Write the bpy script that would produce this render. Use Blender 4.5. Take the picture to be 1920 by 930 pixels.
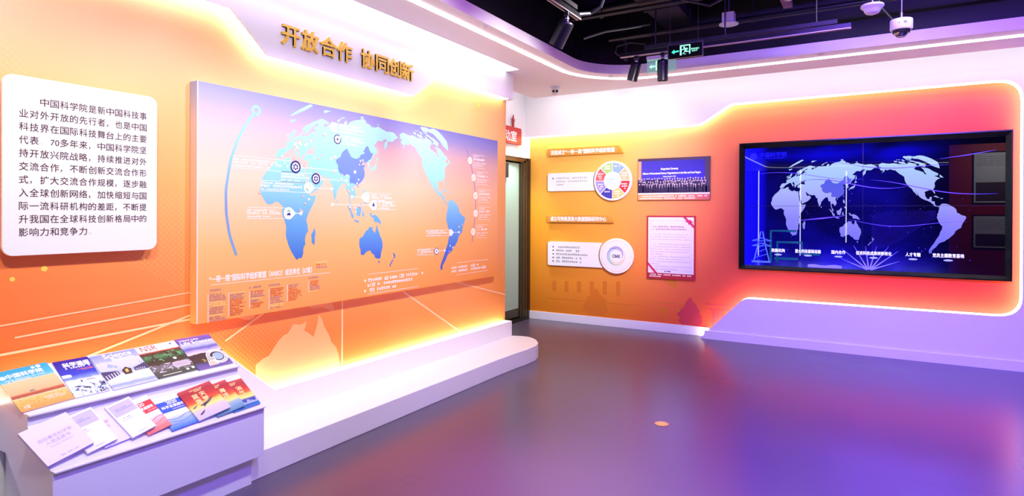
import bpy, bmesh, math, random
from mathutils import Vector, Matrix
from mathutils.geometry import tessellate_polygon
for o in list(bpy.data.objects):
    bpy.data.objects.remove(o, do_unlink=True)
random.seed(7)
SC = bpy.context.scene
COL = SC.collection
PI = math.pi

# ------------------------------------------------------------------ camera
F_PX = 1141.1
cam_d = bpy.data.cameras.new('camera')
cam = bpy.data.objects.new('camera', cam_d)
COL.objects.link(cam)
yaw, pitch, roll = 0.5310092, -0.0033429, 0.0044879
fwd = Vector((-math.sin(yaw) * math.cos(pitch), math.cos(yaw) * math.cos(pitch), math.sin(pitch)))
rgt = Vector((math.cos(yaw), math.sin(yaw), 0))
upv = rgt.cross(fwd)
r2 = math.cos(roll) * rgt + math.sin(roll) * upv
u2 = -math.sin(roll) * rgt + math.cos(roll) * upv
cam.matrix_world = Matrix(((r2.x, u2.x, -fwd.x, 0), (r2.y, u2.y, -fwd.y, 0), (r2.z, u2.z, -fwd.z, 1.5), (0, 0, 0, 1)))
cam_d.sensor_fit = 'HORIZONTAL'
cam_d.sensor_width = 36.0
cam_d.lens = F_PX / 1920 * 36.0
cam_d.shift_y = -(465 - 405.3) / 1920
cam_d.clip_start = 0.05
SC.camera = cam

# ------------------------------------------------------------------ world, exposure
w = bpy.data.worlds.new('world')
SC.world = w
w.use_nodes = True
w.node_tree.nodes['Background'].inputs[0].default_value = (0.02, 0.015, 0.05, 1)
w.node_tree.nodes['Background'].inputs[1].default_value = 0.2
SC.view_settings.view_transform = 'Standard'
SC.view_settings.look = 'None'
SC.view_settings.exposure = 0.35
SC.view_settings.gamma = 1.0
SC.view_settings.use_curve_mapping = False

# ------------------------------------------------------------------ lamps added to light the hall, without fixtures
def area(name, loc, target, sx, sy, col, power, spread=180):
    l = bpy.data.lights.new(name, 'AREA')
    l.shape = 'RECTANGLE'
    l.size, l.size_y = sx, sy
    l.color, l.energy, l.spread = col, power, math.radians(spread)
    o = bpy.data.objects.new(name, l)
    COL.objects.link(o)
    o.location = loc
    o.rotation_euler = (Vector(target) - Vector(loc)).to_track_quat('-Z', 'Y').to_euler()
    return o
def spot(name, loc, target, col, power, angle=70, blend=0.6, size=0.05, parent=None):
    l = bpy.data.lights.new(name, 'SPOT')
    l.color, l.energy, l.spot_size, l.spot_blend, l.shadow_soft_size = col, power, math.radians(angle), blend, size
    o = bpy.data.objects.new(name, l)
    COL.objects.link(o)
    o.location = loc
    o.rotation_euler = (Vector(target) - Vector(loc)).to_track_quat('-Z', 'Y').to_euler()
    return o
VIOLET = (0.21, 0.11, 1.0)
WHITE = (1.0, 0.97, 0.95)
WARM = (1.0, 0.955, 0.90)
for q, e in ((1.6, 560), (3.0, 150), (4.4, 150)):
    spot('violet_spot', (0.8, q - 0.2, 3.95), (-2.95, q, 0.1), VIOLET, e, 26, 1.0, 0.4)
area('violet_lamp', (1.3, 3.4, 4.15), (1.2, 3.6, 0), 2.6, 3.4, VIOLET, 205, 80)
area('violet_lamp', (0.8, -3.5, 4.15), (1.3, 7.0, 0.3), 3.0, 0.6, VIOLET, 125, 50)
area('violet_lamp', (1.0, 3.6, 3.75), (0.6, 6.5, 3.1), 2.5, 0.3, (0.2, 0.07, 1.0), 40, 90)
area('violet_lamp', (0.2, 3.0, 3.75), (-2.7, 4.0, 3.1), 2.5, 0.3, (0.5, 0.12, 0.85), 22, 90)
for q, e in ((0.5, 165), (1.75, 150), (3.05, 170), (4.5, 215)):
    spot('added_hall_spot', (-1.3, q, 3.3), (-3.5, q + 0.15, 1.45), WARM, e, 82, 1.0, 0.12)
spot('added_hall_spot', (-0.9, 4.4, 2.62), (-3.1, 7.7, 1.6), WARM, 470, 52, 1.0, 0.04)  # added in mid-air below the fittings to brighten the back wall
spot('added_hall_spot', (0.6, 4.7, 3.75), (-0.7, 7.7, 1.4), WARM, 80, 70, 1.0, 0.3)
spot('violet_spot', (0.3, 2.6, 3.5), (-2.0, 4.23, 2.88), (0.15, 0.1, 1.0), 160, 10, 0.6, 0.05)
spot('magenta_spot', (-0.6, 2.2, 4.0), (-1.75, 2.8, 0), (1.0, 0.12, 0.8), 1000, 24, 1.0, 0.45)
spot('magenta_spot', (-0.2, 2.9, 4.0), (-1.0, 3.4, 0), (0.45, 0.08, 1.0), 700, 44, 1.0, 0.45)

# ------------------------------------------------------------------ materials
def lin(c):
    return tuple(((x / 255) / 12.92 if x / 255 <= 0.04045 else ((x / 255 + 0.055) / 1.055) ** 2.4) for x in c) + (1,)
def new_mat(name):
    m = bpy.data.materials.new(name)
    m.use_nodes = True
    nt = m.node_tree
    return m, nt, nt.nodes['Principled BSDF']
_cache = {}
def mat(name, rgb, rough=0.5, metal=0.0, emit=0.0, spec=0.5, bump=0.0, trans=0.0, alpha=1.0, ecol=None):
    if name in _cache:
        return _cache[name]
    m, nt, p = new_mat(name)
    c = lin(rgb)
    p.inputs['Base Color'].default_value = c
    p.inputs['Roughness'].default_value = rough
    p.inputs['Metallic'].default_value = metal
    p.inputs['Specular IOR Level'].default_value = spec
    p.inputs['Transmission Weight'].default_value = trans
    p.inputs['Alpha'].default_value = alpha
    if emit:
        p.inputs['Emission Color'].default_value = lin(ecol) if ecol else c
        p.inputs['Emission Strength'].default_value = emit
    # faint procedural surface variation
    n = nt.nodes.new('ShaderNodeTexNoise')
    n.inputs['Scale'].default_value = 9.0
    n.inputs['Detail'].default_value = 4.0
    mr = nt.nodes.new('ShaderNodeMapRange')
    mr.inputs['To Min'].default_value = max(0.0, rough - 0.04)
    mr.inputs['To Max'].default_value = min(1.0, rough + 0.04)
    nt.links.new(n.outputs['Fac'], mr.inputs['Value'])
    nt.links.new(mr.outputs[0], p.inputs['Roughness'])
    if bump:
        b = nt.nodes.new('ShaderNodeBump')
        b.inputs['Strength'].default_value = bump
        n2 = nt.nodes.new('ShaderNodeTexNoise')
        n2.inputs['Scale'].default_value = 120.0
        nt.links.new(n2.outputs['Fac'], b.inputs['Height'])
        nt.links.new(b.outputs[0], p.inputs['Normal'])
    _cache[name] = m
    return m
def ramp(nt, stops, interp='LINEAR'):
    r = nt.nodes.new('ShaderNodeValToRGB')
    cr = r.color_ramp
    cr.interpolation = interp
    while len(cr.elements) < len(stops):
        cr.elements.new(0.5)
    for e, (pos, c) in zip(cr.elements, stops):
        e.position = pos
        e.color = lin(c)
    return r
def uv_nodes(nt):
    tc = nt.nodes.new('ShaderNodeTexCoord')
    sp = nt.nodes.new('ShaderNodeSeparateXYZ')
    nt.links.new(tc.outputs['UV'], sp.inputs[0])
    return tc, sp
def mixc(nt, fac, a, b, mode='MIX'):
    x = nt.nodes.new('ShaderNodeMix')
    x.data_type = 'RGBA'
    x.blend_type = mode
    for k, v in ((0, fac), (6, a), (7, b)):
        if hasattr(v, 'is_output') or isinstance(v, bpy.types.NodeSocket):
            nt.links.new(v, x.inputs[k])
        else:
            x.inputs[k].default_value = v
    return x.outputs[2]
def mth(nt, op, a, b=None, c=None):
    n = nt.nodes.new('ShaderNodeMath')
    n.operation = op
    for k, v in enumerate((a, b, c)):
        if v is None:
            continue
        if isinstance(v, bpy.types.NodeSocket):
            nt.links.new(v, n.inputs[k])
        else:
            n.inputs[k].default_value = v
    return n.outputs[0]
def noise(nt, vec, scale, detail=4.0, dist=0.0, sx=1.0, sy=1.0):
    mp = nt.nodes.new('ShaderNodeMapping')
    mp.inputs['Scale'].default_value = (sx, sy, 1)
    nt.links.new(vec, mp.inputs[0])
    n = nt.nodes.new('ShaderNodeTexNoise')
    n.inputs['Scale'].default_value = scale
    n.inputs['Detail'].default_value = detail
    n.inputs['Distortion'].default_value = dist
    nt.links.new(mp.outputs[0], n.inputs['Vector'])
    return n.outputs['Fac']
def print_mat(name, bottom, top, rough=0.35, dots=0.0, mid=None, pic=0.0):
    """printed sheet: colour ramps along u at the bottom (middle) and top, blended along v"""
    m, nt, p = new_mat(name)
    tc, sp = uv_nodes(nt)
    rb, rt = ramp(nt, bottom), ramp(nt, top)
    nt.links.new(sp.outputs[0], rb.inputs[0])
    nt.links.new(sp.outputs[0], rt.inputs[0])
    if mid:
        rm = ramp(nt, mid)
        nt.links.new(sp.outputs[0], rm.inputs[0])
        f1 = mth(nt, 'MULTIPLY', sp.outputs[1], 2.0)
        c1 = mixc(nt, mth(nt, 'MINIMUM', f1, 1.0), rb.outputs[0], rm.outputs[0])
        f2 = mth(nt, 'MAXIMUM', mth(nt, 'SUBTRACT', f1, 1.0), 0.0)
        col = mixc(nt, f2, c1, rt.outputs[0])
    else:
        col = mixc(nt, sp.outputs[1], rb.outputs[0], rt.outputs[0])
    if dots:
        sx = mth(nt, 'SINE', mth(nt, 'MULTIPLY', sp.outputs[0], 900.0))
        sy = mth(nt, 'SINE', mth(nt, 'MULTIPLY', sp.outputs[1], 420.0))
        d = mth(nt, 'GREATER_THAN', mth(nt, 'MULTIPLY', sx, sy), 0.55)
        area_n = noise(nt, tc.outputs['UV'], 2.2, 1.0, 0.0, 2.0, 1.0)
        k = mth(nt, 'MULTIPLY', d, mth(nt, 'MULTIPLY', mth(nt, 'GREATER_THAN', area_n, 0.5), dots))
        col = mixc(nt, k, col, (1, 0.9, 0.6, 1))
    nt.links.new(col, p.inputs['Base Color'])
    p.inputs['Roughness'].default_value = rough
    return m
def picture_mat(name, stops, amp=0.05, scale=6.0, detail=5.0, sx=1.0, sy=1.0, over=None, rough=0.25, interp='LINEAR', emit=0.0):
    """printed picture: ramp along v warped by noise, with an optional (noise threshold, colour, v0, v1) overprint list"""
    m, nt, p = new_mat(name)
    tc, sp = uv_nodes(nt)
    n = noise(nt, tc.outputs['UV'], scale, detail, 0.6, sx, sy)
    f = mth(nt, 'ADD', sp.outputs[1], mth(nt, 'MULTIPLY', mth(nt, 'SUBTRACT', n, 0.5), amp * 2))
    r = ramp(nt, stops, interp)
    nt.links.new(f, r.inputs[0])
    col = r.outputs[0]
    for (thr, c, v0, v1, s, ssx, ssy) in (over or []):
        k = mth(nt, 'GREATER_THAN', noise(nt, tc.outputs['UV'], s, 5.0, 0.8, ssx, ssy), thr)
        k = mth(nt, 'MULTIPLY', k, mth(nt, 'GREATER_THAN', f, v0))
        k = mth(nt, 'MULTIPLY', k, mth(nt, 'LESS_THAN', f, v1))
        col = mixc(nt, k, col, lin(c))
    nt.links.new(col, p.inputs['Base Color'])
    p.inputs['Roughness'].default_value = rough
    if emit:
        nt.links.new(col, p.inputs['Emission Color'])
        p.inputs['Emission Strength'].default_value = emit
    return m

M_WHITE = mat('white paint', (243, 242, 246), 0.45)
M_SOFFIT = mat('matt soffit paint', (244, 238, 236), 0.6)
M_STEP = mat('white step laminate', (243, 241, 240), 0.35)
M_STAND = mat('white stand laminate', (238, 236, 246), 0.35)
M_LED = mat('led diffuser', (255, 255, 255), 0.4, emit=7.0, ecol=(255, 250, 242))
M_LEDC = mat('cove led', (255, 255, 255), 0.4, emit=6.0, ecol=(255, 252, 255))
M_SLOT = mat('slot diffuser', (255, 255, 255), 0.4, emit=2.2, ecol=(255, 252, 255))
M_PROF = mat('thin led', (255, 255, 255), 0.4, emit=16.0, ecol=(235, 235, 255))
M_LEDW = mat('warm led diffuser', (255, 250, 240), 0.4, emit=6.0, ecol=(255, 242, 215))
M_LINE = mat('led line', (255, 255, 255), 0.4, emit=5.0, ecol=(255, 252, 255))
M_BLACK = mat('black paint', (10, 10, 12), 0.6)
M_DUCT = mat('dark painted duct', (34, 32, 40), 0.45)
M_PIPE = mat('dark painted pipe', (30, 28, 38), 0.35)
M_LAMP = mat('black lamp enamel', (20, 20, 26), 0.32)
M_METAL = mat('brushed steel', (170, 170, 178), 0.3, 1.0)
M_WPLAST = mat('white plastic', (235, 235, 240), 0.35)
M_GOLD = mat('gold lettering', (253, 206, 84), 0.35, 0.0)
M_DOME = mat('smoked dome', (12, 12, 20), .08, spec=.8)
M_DOME.node_tree.nodes['Principled BSDF'].inputs['IOR'].default_value = 2.6
M_TXT = mat('white print', (255, 255, 255), 0.5)
M_TXT_D = mat('dark maroon print', (72, 22, 40), 0.5)
M_TXT_B = mat('black print', (25, 25, 30), 0.5)
M_TXT_G = mat('grey print', (150, 150, 158), 0.5)

# ------------------------------------------------------------------ mesh helpers
class Frame:
    def __init__(s, o, U, V, N=None):
        s.o, s.U, s.V = Vector(o), Vector(U).normalized(), Vector(V).normalized()
        s.N = Vector(N).normalized() if N else s.U.cross(s.V)
    def p(s, u, v, n=0.0):
        return s.o + s.U * u + s.V * v + s.N * n
    def uv(s, q):
        d = q - s.o
        return d.dot(s.U), d.dot(s.V)
WORLD = Frame((0, 0, 0), (1, 0, 0), (0, 1, 0))
class MB:
    def __init__(s):
        s.v, s.f = [], []
    def add(s, vs, fs):
        k = len(s.v)
        s.v += [Vector(x) for x in vs]
        s.f += [tuple(i + k for i in f) for f in fs]
        return s
    def box(s, a, b, fr=None):
        P = [(a[0], a[1], a[2]), (b[0], a[1], a[2]), (b[0], b[1], a[2]), (a[0], b[1], a[2]),
             (a[0], a[1], b[2]), (b[0], a[1], b[2]), (b[0], b[1], b[2]), (a[0], b[1], b[2])]
        if fr:
            P = [fr.p(*q) for q in P]
        return s.add(P, [(3, 2, 1, 0), (4, 5, 6, 7), (0, 1, 5, 4), (1, 2, 6, 5), (2, 3, 7, 6), (3, 0, 4, 7)])
    def poly(s, fr, pts, n=0.0):
        return s.add([fr.p(u, v, n) for u, v in pts], [tuple(range(len(pts)))])
    def rect(s, fr, u0, v0, u1, v1, n=0.0):
        return s.poly(fr, [(u0, v0), (u1, v0), (u1, v1), (u0, v1)], n)
    def prism(s, fr, pts, n0, n1):
        k = len(pts)
        vs = [fr.p(u, v, n0) for u, v in pts] + [fr.p(u, v, n1) for u, v in pts]
        fs = [tuple(reversed(range(k))), tuple(range(k, 2 * k))]
        fs += [(i, (i + 1) % k, k + (i + 1) % k, k + i) for i in range(k)]
        return s.add(vs, fs)
    def holed(s, fr, loops, n0, n1):
        flat = [p for l in loops for p in l]
        tri = tessellate_polygon([[Vector((p[0], p[1], 0)) for p in l] for l in loops])
        k = len(flat)
        vs = [fr.p(u, v, n0) for u, v in flat] + [fr.p(u, v, n1) for u, v in flat]
        fs = [tuple(t) for t in tri] + [tuple(i + k for i in t) for t in tri]
        b = 0
        for l in loops:
            m = len(l)
            fs += [(b + i, b + (i + 1) % m, k + b + (i + 1) % m, k + b + i) for i in range(m)]
            b += m
        return s.add(vs, fs)
    def strip(s, fr, path, width, n, closed=False):
        """flat ribbon of given width centred on a path in the frame's plane"""
        L, R = [], []
        m = len(path)
        for i, (x, y) in enumerate(path):
            a = path[i - 1] if (i or closed) else path[i]
            b = path[(i + 1) % m] if (i < m - 1 or closed) else path[i]
            dx, dy = b[0] - a[0], b[1] - a[1]
            l = math.hypot(dx, dy) or 1
            wv = width[i] if isinstance(width, (list, tuple)) else width
            nx, ny = -dy / l * wv / 2, dx / l * wv / 2
            L.append((x + nx, y + ny))
            R.append((x - nx, y - ny))
        vs = [fr.p(u, v, n) for u, v in L] + [fr.p(u, v, n) for u, v in R]
        e = m if closed else m - 1
        return s.add(vs, [(m + i, m + (i + 1) % m, (i + 1) % m, i) for i in range(e)])
    def ribbon_n(s, fr, path, n0, n1, closed=False):
        """band along a path standing on the frame's normal (edge of a plate)"""
        m = len(path)
        vs = [fr.p(u, v, n0) for u, v in path] + [fr.p(u, v, n1) for u, v in path]
        e = m if closed else m - 1
        return s.add(vs, [(i, (i + 1) % m, m + (i + 1) % m, m + i) for i in range(e)])
    def tube(s, pts, r, seg=12, cap=True):
        pts = [Vector(p) for p in pts]
        rr = r if isinstance(r, (list, tuple)) else [r] * len(pts)
        rings, prev = [], None
        for i, p in enumerate(pts):
            d = (pts[min(i + 1, len(pts) - 1)] - pts[max(i - 1, 0)]).normalized()
            if prev is None:
                a = d.orthogonal().normalized()
            else:
                a = (prev - d * prev.dot(d))
                a = a.normalized() if a.length > 1e-6 else d.orthogonal().normalized()
            prev = a
            b = d.cross(a)
            rings.append([p + (a * math.cos(2 * PI * k / seg) + b * math.sin(2 * PI * k / seg)) * rr[i] for k in range(seg)])
        vs = [q for g in rings for q in g]
        fs = []
        for i in range(len(pts) - 1):
            for k in range(seg):
                fs.append((i * seg + k, i * seg + (k + 1) % seg, (i + 1) * seg + (k + 1) % seg, (i + 1) * seg + k))
        if cap:
            fs += [tuple(reversed(range(seg))), tuple(range((len(pts) - 1) * seg, len(pts) * seg))]
        return s.add(vs, fs)
    def lathe(s, o, axis, prof, seg=28):
        """prof: list of (radius, distance along axis)"""
        o, ax = Vector(o), Vector(axis).normalized()
        a = ax.orthogonal().normalized()
        b = ax.cross(a)
        vs = []
        for r, t in prof:
            for k in range(seg):
                vs.append(o + ax * t + (a * math.cos(2 * PI * k / seg) + b * math.sin(2 * PI * k / seg)) * r)
        fs = [(i * seg + k, i * seg + (k + 1) % seg, (i + 1) * seg + (k + 1) % seg, (i + 1) * seg + k)
              for i in range(len(prof) - 1) for k in range(seg)]
        fs += [tuple(reversed(range(seg))), tuple(range((len(prof) - 1) * seg, len(prof) * seg))]
        return s.add(vs, fs)
    def build(s, name, material, parent=None, uv=None, smooth=False, bevel=0.0, recalc=True):
        me = bpy.data.meshes.new(name)
        pv = parent.matrix_world.inverted() if parent else None
        me.from_pydata([tuple(x) for x in s.v], [], s.f)
        me.update()
        if recalc:
            bm = bmesh.new()
            bm.from_mesh(me)
            bmesh.ops.recalc_face_normals(bm, faces=bm.faces)
            bm.to_mesh(me)
            bm.free()
        if uv:
            fr, (a, b, c, d) = uv
            lay = me.uv_layers.new(name='UVMap')
            for l in me.loops:
                q = fr.uv(me.vertices[l.vertex_index].co)
                lay.data[l.index].uv = ((q[0] - a) / (c - a), (q[1] - b) / (d - b))
        if smooth:
            for pl in me.polygons:
                pl.use_smooth = True
            me.set_sharp_from_angle(angle=math.radians(40))
        me.materials.append(material)
        o = bpy.data.objects.new(name, me)
        COL.objects.link(o)
        if parent:
            o.parent = parent
            o.matrix_parent_inverse = parent.matrix_world.inverted()
        if bevel:
            md = o.modifiers.new('edge', 'BEVEL')
            md.width, md.segments, md.limit_method = bevel, 2, 'ANGLE'
        return o
def thing(name, label, cat, loc=(0, 0, 0), group=None):
    o = bpy.data.objects.new(name, None)
    COL.objects.link(o)
    o.location = loc
    o.empty_display_size = 0.1
    o['label'], o['category'] = label, cat
    if group:
        o['group'] = group
    bpy.context.view_layer.update()
    return o
def tag(o, label, cat, group=None, kind=None):
    o['label'], o['category'] = label, cat
    if group:
        o['group'] = group
    if kind:
        o['kind'] = kind
    return o
def struct(o):
    o['kind'] = 'structure'
    return o
def rrect(u0, v0, u1, v1, r, seg=6, corners=(1, 1, 1, 1)):
    out = []
    for (cx, cy, a0, on, px, py) in ((u1 - r, v0 + r, -90, corners[1], u1, v0), (u1 - r, v1 - r, 0, corners[2], u1, v1),
                                     (u0 + r, v1 - r, 90, corners[3], u0, v1), (u0 + r, v0 + r, 180, corners[0], u0, v0)):
        if on:
            out += [(cx + r * math.cos(math.radians(a0 + 90 * k / seg)), cy + r * math.sin(math.radians(a0 + 90 * k / seg))) for k in range(seg + 1)]
        else:
            out.append((px, py))
    return out
def round_path(pts, rad, seg=6):
    """round the inner corners of an open path; rad = radius per inner point (0 keeps it sharp)"""
    out = [pts[0]]
    for i in range(1, len(pts) - 1):
        r = rad[i - 1] if isinstance(rad, (list, tuple)) else rad
        P, A, B = Vector(pts[i]), Vector(pts[i - 1]), Vector(pts[i + 1])
        if r <= 0:
            out.append(tuple(P))
            continue
        da, db = (A - P).normalized(), (B - P).normalized()
        ang = math.acos(max(-1, min(1, da.dot(db))))
        t = min(r / math.tan(ang / 2), (A - P).length * .49, (B - P).length * .49)
        s0, s1 = P + da * t, P + db * t
        for k in range(seg + 1):
            q = k / seg
            out.append(tuple((1 - q) ** 2 * s0 + 2 * q * (1 - q) * P + q * q * s1))
    out.append(pts[-1])
    return out
def circle(cx, cy, r, seg=40, a0=0.0, a1=360.0, closed=True):
    m = seg if closed else seg + 1
    return [(cx + r * math.cos(math.radians(a0 + (a1 - a0) * k / seg)), cy + r * math.sin(math.radians(a0 + (a1 - a0) * k / seg))) for k in range(m)]

_txt = {}
def glyphs(s, bold=0.0, ext=0.0):
    key = (s, bold, ext)
    if key not in _txt:
        cu = bpy.data.curves.new('t', 'FONT')
        cu.body, cu.size, cu.offset, cu.extrude = s, 1.0, bold, ext
        cu.resolution_u = 2 if len(s) > 6 else 4
        o = bpy.data.objects.new('t', cu)
        COL.objects.link(o)
        dg = bpy.context.evaluated_depsgraph_get()
        dg.update()
        me = bpy.data.meshes.new_from_object(o.evaluated_get(dg))
        _txt[key] = ([v.co.copy() for v in me.vertices], [tuple(p.vertices) for p in me.polygons])
        bpy.data.objects.remove(o, do_unlink=True)
        bpy.data.curves.remove(cu)
        bpy.data.meshes.remove(me)
    return _txt[key]
def put_text(mb, fr, s, u, v, h, n, width=None, bold=0.0, align='L', depth=0.0):
    """letters with cap height h (em = h/0.86 for han characters), baseline-left at (u, v)"""
    vs, fs = glyphs(s, 0.0, depth / 2 / h if depth else 0.0)
    if not vs:
        return
    x0, x1 = min(q.x for q in vs), max(q.x for q in vs)
    ky = h
    kx = (width / (x1 - x0)) if width else h
    off = {'L': 0, 'C': -(x1 - x0) * kx / 2, 'R': -(x1 - x0) * kx}[align]
    b = max(0.0, bold) * h * 0.8
    for i, (du, dv) in enumerate(((-b, -b), (b, -b), (-b, b), (b, b)) if b > 0 else ((0, 0),)):
        mb.add([fr.p(u + off + du + (q.x - x0) * kx, v + dv + q.y * ky, n + i * 0.00002 + (q.z * h if depth else 0)) for q in vs], fs)
def greeked(mb, fr, u, v, h, length, n, seed=0, gap=0.25):
    """a line of print too small to read: a row of separate character-sized marks"""
    rd = random.Random(seed)
    x = 0.0
    while x < length - h * .3:
        wv = h * rd.choice((0.7, 0.8, 0.85, 0.85))
        if rd.random() < 0.9:
            hh = h * rd.uniform(0.75, 1.0)
            if rd.random() < 0.5:
                mb.rect(fr, u + x, v, u + x + wv, v + hh * .3, n)
                mb.rect(fr, u + x, v + hh * .55, u + x + wv, v + hh, n)
            else:
                mb.rect(fr, u + x, v, u + x + wv * .38, v + hh, n)
                mb.rect(fr, u + x + wv * .55, v + hh * .1, u + x + wv, v + hh, n)
        x += h * (1 + gap * .4)

# ================================================================== the setting
XW, XC, XD, YB, YP = -3.51, -3.418, -4.229, 7.708, 7.56      # printed wall, white plates, entrance wall, back wall, back plate front
ZS = 3.05                                                     # soffit height
FL = Frame((XW, 0, 0), (0, 1, 0), (0, 0, 1), (1, 0, 0))       # left wall: u along Y, v up, n into the room
FB = Frame((0, YB, 0), (1, 0, 0), (0, 0, 1), (0, -1, 0))      # back wall: u along X, v up, n into the room
FD = Frame((XD, 0, 0), (0, 1, 0), (0, 0, 1), (1, 0, 0))       # entrance wall

# floor: smooth vinyl with faint seams
m, nt, p = new_mat('vinyl floor')
tc = nt.nodes.new('ShaderNodeTexCoord')
n1 = noise(nt, tc.outputs['Object'], 0.8, 1.0)
n2 = noise(nt, tc.outputs['Object'], 60.0, 2.0)
r = ramp(nt, [(0.0, (72, 62, 84)), (1.0, (86, 75, 97))])
nt.links.new(n1, r.inputs[0])
sp = nt.nodes.new('ShaderNodeSeparateXYZ')
nt.links.new(tc.outputs['Object'], sp.inputs[0])
def seam(coord, off, per, wd):
    q = mth(nt, 'ABSOLUTE', mth(nt, 'SUBTRACT', mth(nt, 'MODULO', mth(nt, 'ADD', coord, off + 100 * per), per), per / 2))
    return mth(nt, 'LESS_THAN', q, wd)
rot_a = mth(nt, 'ADD', mth(nt, 'MULTIPLY', sp.outputs[1], 0.993), mth(nt, 'MULTIPLY', sp.outputs[0], -0.12))
sk = seam(rot_a, -4.06 + 1.0, 2.0, 0.004)
c0 = mixc(nt, mth(nt, 'MULTIPLY', n2, 0.25), r.outputs[0], lin((90, 79, 101)))
nt.links.new(mixc(nt, mth(nt, 'MULTIPLY', sk, 0.45), c0, lin((50, 44, 56))), p.inputs['Base Color'])
p.inputs['Roughness'].default_value = 0.3
mr = nt.nodes.new('ShaderNodeMapRange')
mr.inputs['To Min'].default_value, mr.inputs['To Max'].default_value = 0.25, 0.32
nt.links.new(n1, mr.inputs['Value'])
nt.links.new(mr.outputs[0], p.inputs['Roughness'])
p.inputs['Specular IOR Level'].default_value = 0.85
M_FLOOR = m
struct(MB().box((-6.5, -7.4, -0.1), (4.4, 7.9, 0.0)).build('floor', M_FLOOR))

# left exhibit wall with its printed backdrop
M_PRINT_L = print_mat('left wall print',
    [(0.0, (255, 100, 30)), (0.20, (255, 106, 36)), (0.42, (250, 128, 52)), (0.7, (250, 150, 68)), (1.0, (244, 150, 66))],
    [(0.0, (252, 206, 160)), (0.15, (254, 226, 180)), (0.30, (250, 204, 146)), (0.55, (254, 218, 148)), (0.85, (252, 206, 122)), (1.0, (242, 172, 94))],
    mid=[(0.0, (255, 146, 76)), (0.22, (255, 178, 108)), (0.42, (253, 198, 128)), (0.7, (251, 190, 110)), (1.0, (244, 170, 92))], dots=0.10, rough=0.3)
wl = MB().box((-0.6, 0.0, -0.30), (5.832, ZS, 0.0), FL).build('wall_left', M_PRINT_L, uv=(FL, (0.9, 0.6, 5.83, 2.8)))
struct(wl)

# entrance wall beyond it, with the doorway
struct(MB().box((4.0, 0, -0.15), (7.02, 4.3, 0), FD).box((7.02, 2.297, -0.15), (YB, 4.3, 0), FD).build('wall_entrance', M_WHITE))
struct(MB().box((-6.4, 6.6, -0.0), (-6.3, 7.9, 3.0)).build('wall_corridor', mat('corridor paint', (150, 168, 162), 0.6)))

# back wall, printed
M_PRINT_B = print_mat('back wall print',
    [(0.0, (222, 128, 14)), (0.22, (226, 120, 14)), (0.36, (232, 96, 36)), (0.5, (228, 66, 46)), (0.72, (244, 50, 26)), (0.92, (255, 62, 14)), (1.0, (255, 84, 30))],
    [(0.0, (250, 196, 92)), (0.2, (252, 204, 110)), (0.36, (250, 180, 112)), (0.5, (250, 144, 76)), (0.75, (252, 112, 42)), (0.92, (255, 82, 16)), (1.0, (255, 90, 34))],
    mid=[(0.0, (246, 166, 34)), (0.2, (250, 172, 62)), (0.36, (246, 138, 84)), (0.5, (242, 98, 62)), (0.75, (250, 74, 34)), (0.92, (255, 68, 14)), (1.0, (255, 84, 30))], rough=0.5)
struct(MB().box((-6.4, 0, -0.15), (4.3, 4.3, 0), FB).build('wall_back', M_PRINT_B, uv=(FB, (-4.229, 0.1, 1.3, 2.85))))
# printed silhouettes of old facades low on the back wall
M_PR1 = mat('brown overprint', (218, 118, 24), 0.5)
M_PR2 = mat('crimson overprint', (206, 58, 70), 0.5)
mb, mb2 = MB(), MB()
for k in range(6):
    x = -3.86 + k * 0.19
    mb.rect(FB, x, 0.42, x + 0.06, 0.56 + 0.01 * k, 0.0012)
mb.rect(FB, -3.95, 0.305, -2.6, 0.316, 0.0012)
def tree_print(cx, z0, wd, ht, seed):
    rt = random.Random(seed)
    left, right = [], []
    for k in range(13):
        q = k / 12
        half = wd * (0.25 + 0.75 * math.sin(PI * min(1, .12 + q * .95)) ** .8) * (1 - .55 * q)
        left.append((cx - half * rt.uniform(.8, 1.15), z0 + ht * q))
        right.append((cx + half * rt.uniform(.8, 1.15), z0 + ht * q))
    return right + list(reversed(left))
mb.poly(FB, tree_print(-3.2, .13, .22, .36, 2), 0.0014)
mb.poly(FB, [(-2.33, 0.70), (-2.1, 0.70), (-2.1, 0.56), (-2.2, 0.60)], 0.0012)
for x in (-2.36, -2.13):
    mb.poly(FB, [(x, 0.31), (x + 0.12, 0.31), (x + 0.12, 0.10), (x + 0.09, 0.22)], 0.0012)
mb.rect(FB, -2.45, 0.37, -2.0, 0.38, 0.0012)
mb2.poly(FB, tree_print(-1.93, .12, .18, .34, 5), 0.0020)
for k in range(9):
    mb2.rect(FB, -1.66 + k * 0.05, 0.10, -1.63 + k * 0.05, 0.33 - 0.012 * k, 0.0012)
mb2.rect(FB, -1.74, 0.395, -1.1, 0.405, 0.0012)
mb2.rect(FB, -1.7, 0.335, -1.1, 0.35, 0.0012)
wb = bpy.data.objects['wall_back']
mb.build('facade_print', M_PR1, wb)
mb2.build('facade_print', M_PR2, wb)
struct(MB().box((XD, 0, 0), (-1.70, 0.112, 0.018), FB).build('baseboard_back', M_WHITE, bevel=0.003))

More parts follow.
